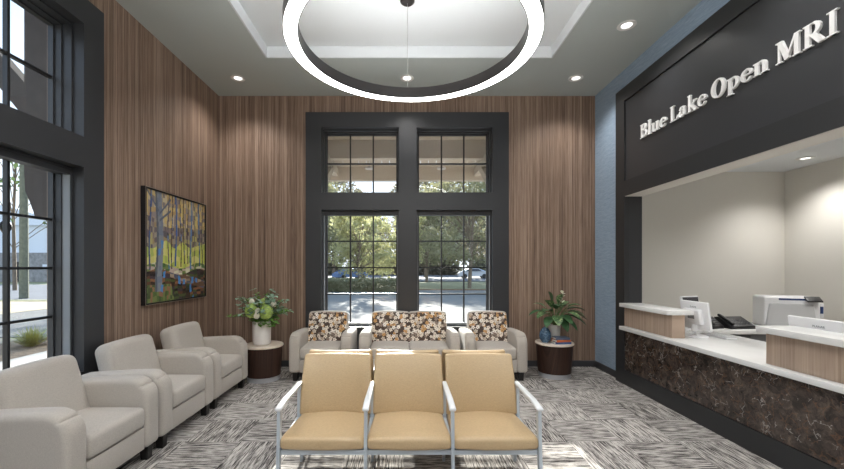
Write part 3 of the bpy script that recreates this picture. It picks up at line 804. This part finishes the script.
def blossom(bm, c, R_, n, ps):
    c = Vector(c)
    for i_ in range(n):
        z = 1-2*(i_+.5)/n; a = i_*2.39996; r_ = math.sqrt(1-z*z); d = Vector((r_*math.cos(a), r_*math.sin(a), z))
        s1 = d.cross(Vector((0, 0, 1))); s1 = s1.normalized() if s1.length > .05 else Vector((1, 0, 0)); s2 = d.cross(s1)
        ro = random.uniform(0, PI)
        for k_ in range(4):
            a_ = ro+k_*PI/2; e = s1*math.cos(a_)+s2*math.sin(a_); g_ = s1*-math.sin(a_)+s2*math.cos(a_)
            ctr = c+d*R_*random.uniform(.92, 1.05)
            bm.faces.new([bm.verts.new(ctr), bm.verts.new(ctr+e*ps*.6+g_*ps*.5+d*ps*.2), bm.verts.new(ctr+e*ps*1.1+d*ps*.1), bm.verts.new(ctr+e*ps*.6-g_*ps*.5+d*ps*.2)])
for c, R_ in (((-.095, -.14, .15), .08), ((.085, -.14, .135), .085), ((-.03, .1, .2), .07)):
    bm = bmesh.new(); blossom(bm, c, R_, 90, .02); bmesh.ops.create_icosphere(bm, subdivisions=2, radius=R_*.9, matrix=Matrix.Translation(c)); finish('hydrangea_head', bm, M['hyd'], bq)
for c, R_ in (((-.008, -.2, .10), .032), ((.0, -.19, .15), .03), ((-.12, -.08, .25), .028), ((.17, -.09, .22), .03)):
    bm = bmesh.new(); blossom(bm, c, R_, 26, .018); bmesh.ops.create_icosphere(bm, subdivisions=1, radius=R_*.85, matrix=Matrix.Translation(c)); finish('white_bloom', bm, M['petal'], bq)

# right table: egg vase, books, potted plant
def lobj(name, prof, m, loc, n=32): 
    b_ = bmesh.new(); lathe(b_, prof, n); return finish(name, b_, m, None, ang=50, loc=loc)
tag(lobj('egg_vase', [(0, 0), (.045, 0), (.072, .04), (.083, .09), (.076, .145), (.052, .19), (.028, .215), (.022, .222), (.016, .215), (0, .2)], M['blueglaze'], (TRx-.15, TRy-.04, .5005)), 'blue mottled egg shaped vase on the right side table', 'vase')
bcols = (('book_spine_blue', lin(66, 92, 140), 'blue book at the bottom of the small stack', .0), ('book_spine_orange', lin(214, 110, 62), 'orange book in the middle of the small stack', .08), ('book_slate', lin(84, 98, 122), 'slate blue book on top of the small stack', -.06))
z = .5005
for i, (nm, c, lb, rot) in enumerate(bcols):
    bt = thing('book', lb, 'book', (TRx+.045, TRy-.12, z), rot+.1, 'books on the right side table')
    w, d, h = .118-.008*i, .08, .03
    m = mat(nm, c, .5); pg = M.setdefault('pages', mat('paper_pages', lin(232, 226, 212), .8))
    bm = bmesh.new(); box(bm, -w, w, -d, d, 0, .004); box(bm, -w, w, -d, d, h-.004, h); box(bm, -w, w, -d, -d+.004, .004, h-.004); finish('cover', bm, m, bt)
    boxo('pages', -w+.005, w-.005, -d+.004, d-.005, .0045, h-.0045, pg, bt); z += h+.0005
pt = tag(lobj('plant_pot', [(0, 0), (.06, 0), (.07, .01), (.085, .2), (.09, .23), (.08, .23), (.072, .19), (0, .19)], M['pot'], (TRx+.03, TRy+.07, .5005)), 'small white ceramic pot behind the stack of books', 'pot')
pl = thing('potted_plant', 'leafy green plant with one white flower in the small white pot', 'plant', (TRx+.045, TRy+.09, .735)); pl.scale = (1.3, 1.3, 1.5)
bm = bmesh.new()
LV = [((-.9, -.1, .35), .2, .28), ((-.75, -.5, .3), .2, .28), ((-.5, -.6, .0), .17, .24), ((-.2, -.8, .1), .18, .26), ((.2, -.8, .15), .16, .26), ((.75, -.4, .35), .2, .28), ((.9, 0, .45), .26, .3), ((.6, .2, .7), .2, .26), ((-.25, 0, 1), .26, .26), ((-.6, .3, .6), .2, .26), ((.1, -.7, -.1), .14, .24), ((.95, -.2, .2), .26, .26), ((.3, .6, .6), .18, .24), ((-.4, -.3, .7), .2, .24), ((.5, -.6, -.1), .14, .24), ((.35, -.4, .6), .18, .22), ((.8, -.5, .1), .2, .28), ((.7, -.3, .6), .24, .28), ((-.15, -.6, .6), .2, .28), ((.45, -.7, .3), .2, .28), ((-.6, -.5, .5), .16, .26), ((.15, -.3, .9), .24, .26)]
for i, (d, L, W) in enumerate(LV):
    d = Vector(d).normalized(); st = Vector((0, 0, .0))+Vector((d.x*.02, d.y*.02, 0)); e = st+d*L*.55+Vector((0, 0, .09))
    sb = bmesh.new(); tube(sb, [st, st.lerp(e, .5)+Vector((0, 0, .03)), e], .004, 5); finish('stalk', sb, M['stemg'], pl)
    lb_ = bmesh.new(); leaf(lb_, e, d+Vector((0, 0, -.12 if d.z < .8 else .1)), W*.72, .11, .42, 0, 8); finish('leaf', lb_, M['varleaf'] if i % 2 else M['dkleaf'], pl, ang=80)
sb = bmesh.new(); tube(sb, [(0, 0, 0), (.03, -.03, .15), (.06, -.05, .24)], .004, 5); finish('stalk', sb, M['stemg'], pl)
fb = bmesh.new()
for i in range(9):
    leaf(fb, (.06+.012*math.sin(i*2.4), -.06+.01*math.cos(i*2.4), .22+.012*i), rdir(.1, .9), .05, .04, .1, 0, 3)
finish('flower', fb, M['stem_white'], pl)
bm.free()

# ------------------------------------------------------------------ painting on the left wall
pw, ph = 5.64-4.313, 2.52-1.162
art = thing('framed_painting', 'framed abstract painting of tree trunks on the left wall', 'painting', (XL, (5.64+4.313)/2, (2.52+1.162)/2))
bm = bmesh.new(); f = .022; hw, hh = pw/2, ph/2
for a in ((-hw, hw, hh-f, hh), (-hw, hw, -hh, -hh+f), (-hw, -hw+f, -hh+f, hh-f), (hw-f, hw, -hh+f, hh-f)): box(bm, .001, .056, a[0], a[1], a[2], a[3])
finish('frame', bm, M['black'], art, smooth=False)
bm = bmesh.new(); e = .006
for a in ((-hw, hw, hh-e, hh), (-hw, hw, -hh, -hh+e), (-hw, -hw+e, -hh+e, hh-e), (hw-e, hw, -hh+e, hh-e)): box(bm, .0561, .058, a[0], a[1], a[2], a[3])
finish('frame_edge', bm, mat('silver_frame_edge', lin(170, 160, 150), .3, metal=.7), art, smooth=False)
N = 200; rng = random.Random(11)
def dab(u, v, su, sv, salt):
    iu, iv = math.floor(u/su+.5*noise.noise((u*9, v*9, salt))), math.floor(v/sv+.8*noise.noise((u*7, v*7, salt+4)))
    return random.Random(iu*7919+iv*104729+salt*31).random()
trunks = [(.19, .085, (134, 140, 148), (118, 128, 146), .12), (.45, .022, (96, 112, 150), (60, 110, 190), .33), (.385, .012, (90, 70, 60), (60, 60, 60), .3), (.53, .012, (80, 66, 52), (40, 60, 60), .32), (.585, .014, (60, 54, 56), (90, 90, 90), .35), (.72, .024, (86, 120, 172), (120, 150, 180), .3), (.79, .018, (126, 124, 98), (190, 180, 120), .32), (.66, .01, (60, 50, 44), (50, 60, 60), .35), (.88, .02, (76, 90, 124), (90, 140, 190), .33), (.33, .014, (110, 98, 120), (80, 80, 90), .3), (.06, .018, (92, 84, 104), (60, 90, 150), .3), (.95, .012, (84, 72, 70), (60, 70, 80), .34)]
def pick(L, r_): return L[int(r_*len(L)) % len(L)]
def paint(u, v):
    r1, r2, r3 = dab(u, v, .03, .045, 1), dab(u, v, .035, .07, 2), dab(u, v, .07, .025, 3)
    hz = .33+.03*math.sin(u*9)
    if v > .72+.08*noise.noise((u*4, v*2, 0)): c = pick([(206, 182, 118), (176, 158, 130), (212, 190, 120), (150, 138, 136), (188, 158, 108), (198, 184, 150), (134, 122, 122)], r1)
    elif v > .55+.1*noise.noise((u*5, v*3, 7)): c = pick([(140, 124, 118), (112, 100, 104), (160, 140, 104), (158, 148, 132), (100, 92, 100), (176, 168, 110)], r1)
    elif v > hz: c = pick([(206, 208, 104), (196, 204, 100), (214, 208, 120), (176, 190, 98), (218, 214, 136)], r2)
    elif v > hz-.06: c = pick([(212, 206, 180), (84, 120, 70), (120, 140, 80), (190, 170, 160)], r3)
    else:
        c = pick([(62, 46, 40), (40, 34, 34), (104, 70, 50), (84, 96, 56), (56, 66, 50), (140, 96, 66), (74, 60, 70)], r3)
        if u < .42-(v*.3) and v < .16: c = pick([(96, 118, 64), (120, 134, 80), (84, 98, 60), (150, 110, 84)], r1)
        if abs(v-(.26-.22*(u-.35))) < .04 and u > .35: c = pick([(150, 130, 110), (110, 84, 66), (168, 150, 130), (96, 100, 120)], r3)
        if r2 > .93: c = (70, 140, 210)
    for tx, w, c0, c1, vb in trunks:
        wob_ = .012*math.sin(v*7+tx*20)
        ww = w*(1+.25*max(0, .4-v))
        if v > vb-.02*w/.02*.3 and abs(u-tx-wob_) < ww/2*1.15:
            c = c0 if r1 < .55 else c1
            if r2 > .92: c = (92, 142, 200)
            if u-tx-wob_ < -ww*.25: c = tuple(int(x*.75) for x in c)
    # branches of the big trunk
    for s_, o_ in ((1.0, .8), (-1.1, .82), (.7, .74)):
        if 0 < (u-.19)*(1 if s_ > 0 else -1) < .18 and abs(v-(o_+(u-.19)*s_*.9*(1 if s_ > 0 else 1))) < .012: c = (96, 104, 122)
    return c
me = bpy.data.meshes.new('canvas'); vs = []; fs = []
for j in range(N+1):
    for i in range(N+1):
        vs.append((.042+.0015*noise.noise((i*.4, j*.4, 2)), -hw+f+(pw-2*f)*i/N, -hh+f+(ph-2*f)*j/N))
for j in range(N):
    for i in range(N): a = j*(N+1)+i; fs.append((a, a+1, a+N+2, a+N+1))
me.from_pydata(vs, [], fs)
ca = me.color_attributes.new('paint', 'FLOAT_COLOR', 'POINT')
for j in range(N+1):
    for i in range(N+1): ca.data[j*(N+1)+i].color = lin(*paint(i/N, j/N))
k = NT('oil_paint', rough=.5); at = k.n('ShaderNodeVertexColor'); at.layer_name = 'paint'; k.color(at.outputs['Color'])
me.materials.append(k.m); cv = bpy.data.objects.new('canvas', me); COL.objects.link(cv); cv.parent = art

# ------------------------------------------------------------------ exterior
EXT = []
GZ = -.02
M['asphalt'] = mat('pale_asphalt', lin(106, 104, 100), .9, var=.12, vscale=.6)
M['road'] = mat('asphalt_road', lin(96, 98, 104), .9, var=.1, vscale=.5)
M['drygrass'] = mat('dry_sandy_ground', lin(168, 154, 130), .95, var=.18, vscale=.9)
M['concrete'] = mat('concrete_walk', lin(180, 172, 160), .9)
M['mulch'] = mat('brown_mulch', lin(126, 104, 80), .95, var=.35, vscale=9)
M['grass'] = mat('lawn_green', lin(142, 138, 104), .95, var=.2, vscale=2)
M['brick'] = mat('grey_stone_wall', lin(148, 144, 142), .9, var=.3, vscale=2.5)
M['siding'] = mat('white_metal_siding', lin(222, 226, 232), .6)
M['bark'] = mat('tree_bark', lin(122, 108, 92), .9, var=.25, vscale=6)
M['polebark'] = mat('weathered_pole', lin(110, 112, 96), .9, var=.2, vscale=6)
M['timber'] = mat('dark_brown_timber', lin(72, 64, 59), .7, var=.12, vscale=8)
M['soffit'] = mat('taupe_porch_boards', lin(182, 176, 166), .8)
def lm(name, c):
    m = bpy.data.materials.new(name); m.use_nodes = True; nt = m.node_tree; b = nt.nodes['Principled BSDF']
    b.inputs['Base Color'].default_value = c; b.inputs['Roughness'].default_value = .6
    t_ = nt.nodes.new('ShaderNodeBsdfTranslucent'); t_.inputs[0].default_value = c; x_ = nt.nodes.new('ShaderNodeMixShader'); x_.inputs[0].default_value = .45
    nt.links.new(b.outputs[0], x_.inputs[1]); nt.links.new(t_.outputs[0], x_.inputs[2]); nt.links.new(x_.outputs[0], nt.nodes['Material Output'].inputs[0]); return m
M['leafA'] = lm('yellow_green_foliage', lin(182, 180, 132)); M['leafB'] = lm('mid_green_foliage', lin(148, 146, 112)); M['leafC'] = lm('deep_green_foliage', lin(122, 116, 96)); M['pine'] = lm('pine_needles', lin(90, 108, 70))
struct(boxo('ground', -120, 120, -40, 160, -.4, -.13, M['grass']), 'ground outside the building', 'ground')
def slab(name, x0, x1, y0, y1, z1, m, label):
    return struct(boxo(name, x0, x1, y0, y1, -.13, z1, m), label, 'ground')
slab('parking_lot', -14, 40, 9, 27, -.05, M['asphalt'], 'pale parking lot outside the back window')
slab('porch_slab', -3.4, 4, 6.5, 9, -.04, M['concrete'], 'concrete porch slab outside the back window')
slab('kerb', -14, 40, 27, 27.4, .03, M['mulch'], 'tan kerb at the far side of the parking lot')
slab('street', -14, 60, 45, 90, -.05, M['road'], 'street beyond the hedge')
slab('verge', -60, -14.1, 11.5, 19, -.05, M['drygrass'], 'dry sandy verge outside the left window')
slab('verge_strip', -14, -6, -10, 8.9, -.06, M['drygrass'], 'dry sandy strip outside the left window')
slab('planting_bed', -8.6, -6.9, -10, 8.9, -.03, M['mulch'], 'mulch bed with ornamental grass')
slab('walkway', -6.9, -3.4, -10, 8.9, -.02, M['concrete'], 'concrete walkway along the building')
slab('verge_field', -60, -14.1, -10, 11.4, -.05, M['drygrass'], 'dry sandy field outside the left window')
slab('side_street', -90, -14.1, 19, 36, -.05, M['road'], 'asphalt side street beyond the verge')
slab('green_strip', -90, -14.1, 18.4, 18.99, -.02, M['grass'], 'grass edge of the side street')

# porch roof outside the back window
pr_ = bpy.data.objects.new('porch_roof', None); COL.objects.link(pr_); struct(pr_, 'taupe porch roof seen through the upper back window', 'porch roof')
bm = bmesh.new()
def slope(y): return 3.72+(9.0-y)*.26
for i in range(40):
    x0 = -3.2+i*.17
    A = [(x0, 6.45), (x0+.16, 6.45), (x0+.16, 9.0), (x0, 9.0)]
    lo = [bm.verts.new((x, y, slope(y))) for x, y in A]; hi = [bm.verts.new((x, y, slope(y)+.03)) for x, y in A]
    bm.faces.new(lo); bm.faces.new(hi)
    for j in range(4): bm.faces.new((lo[j], lo[(j+1) % 4], hi[(j+1) % 4], hi[j]))
box(bm, -3.3, 3.7, 6.45, 9.0, slope(6.45)+.05, slope(6.45)+.1)
finish('soffit_boards', bm, M['soffit'], pr_, smooth=False)
for y, z0, z1 in ((8.6, 3.54, 3.78), (7.6, 3.74, 4.0)):
    boxo('porch_beam', -3.2, 3.6, y-.08, y+.08, z0, z1+.1, M['soffit'], pr_)
for x in (-1.52, 1.62):
    bm = bmesh.new(); box(bm, x-.06, x+.06, 6.45, 8.7, 3.62, 3.78)
    bar(bm, [(x, 6.5, 2.75), (x, 7.9, 3.65)], .12, .14); box(bm, x-.07, x+.07, 6.45, 6.6, 2.4, 3.7)
    finish('bracket', bm, M['soffit'], pr_, smooth=False)
for x in (-.72, .78):
    bm = bmesh.new(); tube(bm, [(x, 7.95, 3.7), (x, 7.95, 4.0)], .012, 8); lathe(bm, [(0, 0), (.09, 0), (.09, .03), (.03, .06), (0, .06)], 20, (x, 7.95, 3.64)); finish('porch_lamp', bm, M['greyplastic'], pr_)
for x in (-3.0, 3.4): boxo('porch_post', x-.1, x+.1, 8.5, 8.7, -.04, 3.55, M['soffit'], pr_)

# timber bracket outside the left window (perpendicular to the wall)
tb = thing('timber_bracket', 'dark timber eave bracket outside the upper left window', 'bracket', (-3.3, 3.62, 0))
def xz_prism(name, pts, y0, y1, m, parent):
    bm = bmesh.new(); A = [bm.verts.new((x, y0, z)) for x, z in pts]; B_ = [bm.verts.new((x, y1, z)) for x, z in pts]
    bm.faces.new(A); bm.faces.new(B_); n = len(pts)
    for j in range(n): bm.faces.new((A[j], A[(j+1) % n], B_[(j+1) % n], B_[j]))
    return finish(name, bm, m, parent, smooth=False)
xz_prism('wall_post', [(0.02, 2.08), (-.2, 2.08), (-.24, 2.2), (-.29, 2.32), (-.30, 2.5), (-.30, 4.5), (0.02, 4.5)], 0, .16, M['timber'], tb)
xz_prism('knee_brace', [(-.30, 3.0), (-.30, 3.34), (-.75, 3.85), (-.75, 3.55)], .02, .14, M['timber'], tb)
xz_prism('top_beam', [(-.30, 4.35), (-.5, 4.35), (-.5, 4.5), (-.30, 4.5)], .01, .15, M['timber'], tb)
boxo('eave_soffit', -3.8, -3.28, -2, 8.2, 4.5, 4.56, M['soffit']); struct(bpy.data.objects['eave_soffit'], 'eave soffit along the left side of the building', 'soffit')

# trees
def tree_meshes(seed, H_, R_, nclump, nleaf, ls, trunk_r):
    rg = random.Random(seed); cr = bmesh.new(); tk = bmesh.new()
    tube(tk, [(0, 0, -.1), (rg.uniform(-.2, .2), 0, H_*.35), (rg.uniform(-.4, .4), rg.uniform(-.3, .3), H_*.8)], trunk_r, 9, trunk_r*.35)
    for c in range(nclump):
        a = rg.uniform(0, 2*PI); zz = rg.uniform(.25, 1); rr = R_*math.sqrt(rg.random())*(1-.5*abs(zz-.55)); cc = Vector((rr*math.cos(a), rr*math.sin(a), H_*zz))
        tube(tk, [(0, 0, H_*zz*.6), (cc.x*.6, cc.y*.6, H_*zz*.85), cc], trunk_r*.22, 5, .02, cap=False)
        cs = R_*rg.uniform(.22, .4)
        for l_ in range(nleaf):
            d = Vector((rg.gauss(0, 1), rg.gauss(0, 1), rg.gauss(0, .7))).normalized()*cs*rg.random()**.4; p = cc+d
            u_ = Vector((rg.gauss(0, 1), rg.gauss(0, 1), rg.gauss(0, 1))).normalized(); w_ = u_.cross(Vector((rg.gauss(0, 1), rg.gauss(0, 1), rg.gauss(0, 1)))).normalized(); s_ = ls*rg.uniform(.6, 1.3)
            cr.faces.new([cr.verts.new(p+u_*s_), cr.verts.new(p+w_*s_*.55), cr.verts.new(p-u_*s_), cr.verts.new(p-w_*s_*.55)])
    return cr, tk
def mk_tree(name, label, loc, seed, H_, R_, nc, nl, ls, tr_, lmk, group, bark='bark'):
    cr, tk = tree_meshes(seed, H_, R_, nc, nl, ls, tr_)
    t = thing(name, label, 'tree', loc, 0, group)
    finish('foliage', cr, M[lmk], t, smooth=False); finish('trunk', tk, M[bark], t); return t
GT = 'trees beyond the parking lot'
A_ = mk_tree('leafy_tree', 'small yellow green tree in front of the hedge, left pane column of the back window', (-3.4, 29, -.1), 1, 6.0, 2.3, 34, 130, .13, .12, 'leafA', GT)
B2 = mk_tree('leafy_tree', 'pale trunked tree standing centrally in the right back window', (5.3, 31, -.1), 2, 10, 3.6, 46, 140, .16, .17, 'leafB', GT)
C2 = mk_tree('leafy_tree', 'dark woodland tree far behind the street, left end of the back window view', (-11, 60, -.1), 3, 15, 6, 60, 150, .3, .3, 'leafC', GT)
lab = ['mid green tree at the left edge of the back window view', 'broad tree rising left of centre in the back window', 'tree between the two back windows, mostly hidden by the mullion', 'thin tree at the right edge of the back window view', 'tall tree seen high in the left back window']
for i, (x, y, src) in enumerate([(-8.8, 34, B2), (2.6, 44, B2), (-.4, 33.5, A_), (11, 38, B2), (-6.3, 45, B2)]):
    dup(src, (x, y, -.1), i*1.3, lab[i], GT)
for i, (x, y) in enumerate([(-26, 66), (-10, 68), (4, 72), (18, 66), (32, 70), (46, 64), (-42, 62)]):
    dup(C2, (x, 62+(y-62)*2+30, -.1), i*1.1, ['leftmost woodland tree beyond the street', 'woodland tree behind the blue car', 'woodland tree between both parked cars', 'woodland tree behind the silver car', 'woodland tree right of the silver car', 'rightmost woodland tree beyond the street', 'woodland tree far left beyond the street'][i], 'woodland beyond the street')
dup(C2, (3.5, 61, -.1), 2.2, 'dark woodland tree filling the middle of the back window view', 'woodland beyond the street')
dup(C2, (17.5, 62, -.1), .6, 'dark woodland tree just behind and left of the silver car', 'woodland beyond the street')
# understorey along the woodland edge
rg = random.Random(15)
for i, (x, y) in enumerate([(-42, 78), (-30, 77), (-18, 78), (-6, 77), (6, 78), (18, 77), (30, 78), (42, 77)]):
    bm = bmesh.new()
    for l_ in range(2600):
        d = Vector((rg.gauss(0, 1), rg.gauss(0, 1), abs(rg.gauss(0, 1)))).normalized()*rg.random()**.35; p = Vector((d.x*5.9, d.y*2, d.z*(5+1.5*math.sin(i*2.1))))
        u_ = Vector((rg.gauss(0, 1), rg.gauss(0, 1), rg.gauss(0, 1))).normalized(); w_ = u_.cross(Vector((rg.gauss(0, 1), rg.gauss(0, 1), 1))).normalized(); s_ = .42
        bm.faces.new([bm.verts.new(p+u_*s_), bm.verts.new(p+w_*s_*.6), bm.verts.new(p-u_*s_), bm.verts.new(p-w_*s_*.6)])
    tag(finish('woodland_shrub', bm, M['leafC'], smooth=False, loc=(x, y, -.1)), 'dense shrub thicket across the street, ' + ['far left', 'left of the blue car', 'behind the blue car', 'right of the blue car', 'left of the silver car', 'behind the silver car', 'right of the silver car', 'far right'][i], 'shrub', 'thickets beyond the street')
# hedge
rg = random.Random(5); bm = bmesh.new()
for i in range(9000):
    x, y, z = rg.uniform(-9, -.2), rg.uniform(25.1, 26.2), rg.uniform(-.05, .85)
    p = Vector((x, y, z)); u_ = Vector((rg.gauss(0, 1), rg.gauss(0, 1), rg.gauss(0, 1))).normalized(); w_ = u_.cross(Vector((rg.gauss(0, 1), rg.gauss(0, 1), 1))).normalized(); s_ = .08
    bm.faces.new([bm.verts.new(p+u_*s_), bm.verts.new(p+w_*s_*.6), bm.verts.new(p-u_*s_), bm.verts.new(p-w_*s_*.6)])
tag(finish('clipped_hedge', bm, M['leafB'], smooth=False), 'low clipped hedge along the parking lot in the left back window', 'hedge')
# cars
def car(label, loc, rz, colr):
    t = thing('parked_car', label, 'car', loc, rz, 'parked cars outside')
    prof = [(-2.2, .35), (-2.25, .75), (-1.9, .95), (-1.2, 1.02), (-.6, 1.45), (.7, 1.48), (1.45, 1.02), (2.1, .92), (2.25, .7), (2.2, .35)]
    bm = bmesh.new(); 
    for s_ in (0,):
        A = [bm.verts.new((x, -.88 if z < 1.1 else -.7, z)) for x, z in prof]; B_ = [bm.verts.new((x, .88 if z < 1.1 else .7, z)) for x, z in prof]
        bm.faces.new(A); bm.faces.new(B_)
        for j in range(len(prof)): q = (j+1) % len(prof); bm.faces.new((A[j], A[q], B_[q], B_[j]))
    bmesh.ops.triangulate(bm, faces=bm.faces)
    finish('body', bm, mat('car_paint', colr, .3, metal=.3), t, ang=25)
    for s_ in (-1, 1):
        xb = bmesh.new(); pts = [(-1.05, 1.05), (-.55, 1.38), (.65, 1.4), (1.25, 1.05)]
        vv = [xb.verts.new((x, s_*(.885 if z < 1.1 else .745), z)) for x, z in pts]; vw = [xb.verts.new((x, s_*(.86 if z < 1.1 else .70), z)) for x, z in pts]
        xb.faces.new(vv); xb.faces.new(vw)
        for j in range(4): xb.faces.new((vv[j], vv[(j+1) % 4], vw[(j+1) % 4], vw[j]))
        finish('side_window', xb, M['screen'], t, smooth=False)
        for x in (-1.4, 1.4):
            wb = bmesh.new(); tube(wb, [(x, s_*.72, .33), (x, s_*.92, .33)], .33, 20); finish('wheel', wb, M['black'], t)
    return t
car('silver car parked across the lot in the right back window', (10.2, 56, -.05), PI, lin(190, 194, 200))
car('blue car parked behind the hedge in the left back window', (-7.0, 50, -.05), .6, lin(96, 128, 176))
# left side: building, pole, pine, grass tuft
wh = thing('warehouse', 'white sided building with grey stone base across the side street', 'building', (0, 0, 0))
boxo('stone_base', -80, -38, 44, 60, -.1, 3.25, M['brick'], wh); boxo('siding', -80, -37.8, 44.3, 60, 3.25, 6.4, M['siding'], wh)
xz_prism('gable_roof', [(-80, 6.4), (-37.5, 6.4), (-47, 8.9), (-70, 8.9)], 44.0, 60.3, M['siding'], wh)
boxo('door', -44.8, -43.6, 43.93, 43.999, -.1, 2.2, M['black'], wh); boxo('wall_plaque', -41.6, -40.9, 43.95, 43.998, 1.3, 1.9, M['siding'], wh)
bm = bmesh.new(); tube(bm, [(-19.9, 20, -.1), (-19.9, 20, 10)], .2, 12, .16); tag(finish('utility_pole', bm, M['polebark']), 'weathered wooden utility pole outside the left window', 'pole')
pn = mk_tree('pine_tree', 'tall pine with thin branches behind the utility pole', (-27.5, 27, -.1), 8, 15, 2.4, 16, 34, .2, .13, 'pine', None, 'bark')
bm = bmesh.new(); tube(bm, [(-4.9+.0*math.cos(a*.35), 4.7+.06*math.cos(a*.35), 2.1+.06*math.sin(a*.35)) for a in range(19)], .014, 8); tube(bm, [(-4.9, 4.7, 2.16), (-4.9, 4.7, 4.55)], .006, 6)
tag(finish('hanging_hook', bm, M['muntin']), 'black hanging ring on a wire outside the left window', 'hook')
gt = thing('ornamental_grass', 'tuft of blond ornamental grass in the mulch bed', 'grass', (-7.7, 7.9, -.03))
bm = bmesh.new()
for i in range(420):
    d = rdir(.45, 1); L = random.uniform(.35, .62); b0 = Vector((random.gauss(0, .05), random.gauss(0, .05), 0)); leaf(bm, b0, d, L, .012, .25, 0, 4)
finish('blades', bm, leafmat('blond_grass', lin(176, 172, 104)), gt)

# ------------------------------------------------------------------ world, sun
w = bpy.data.worlds.new('world'); scene.world = w; w.use_nodes = True; nt = w.node_tree
bg = nt.nodes['Background']; tc = nt.nodes.new('ShaderNodeTexCoord'); sp = nt.nodes.new('ShaderNodeSeparateXYZ'); rp = nt.nodes.new('ShaderNodeValToRGB')
rp.color_ramp.elements[0].position = 0; rp.color_ramp.elements[0].color = (.86, .92, 1, 1)
rp.color_ramp.elements[1].position = .7; rp.color_ramp.elements[1].color = (.45, .66, 1, 1)
nt.links.new(tc.outputs['Generated'], sp.inputs[0]); nt.links.new(sp.outputs[2], rp.inputs[0]); nt.links.new(rp.outputs[0], bg.inputs[0]); bg.inputs[1].default_value = 1.25
su = bpy.data.lights.new('sun', 'SUN'); su.energy = 12; su.angle = math.radians(.8); su.color = (1, .95, .87)
so = bpy.data.objects.new('sun', su); COL.objects.link(so)
so.rotation_euler = Vector((.065, -1, -.36)).to_track_quat('-Z', 'Y').to_euler(); so.location = (0, 20, 15)

vs_ = scene.view_settings; vs_.view_transform = 'Standard'; vs_.look = 'None'; vs_.gamma = 1; vs_.use_curve_mapping = False; vs_.exposure = .6
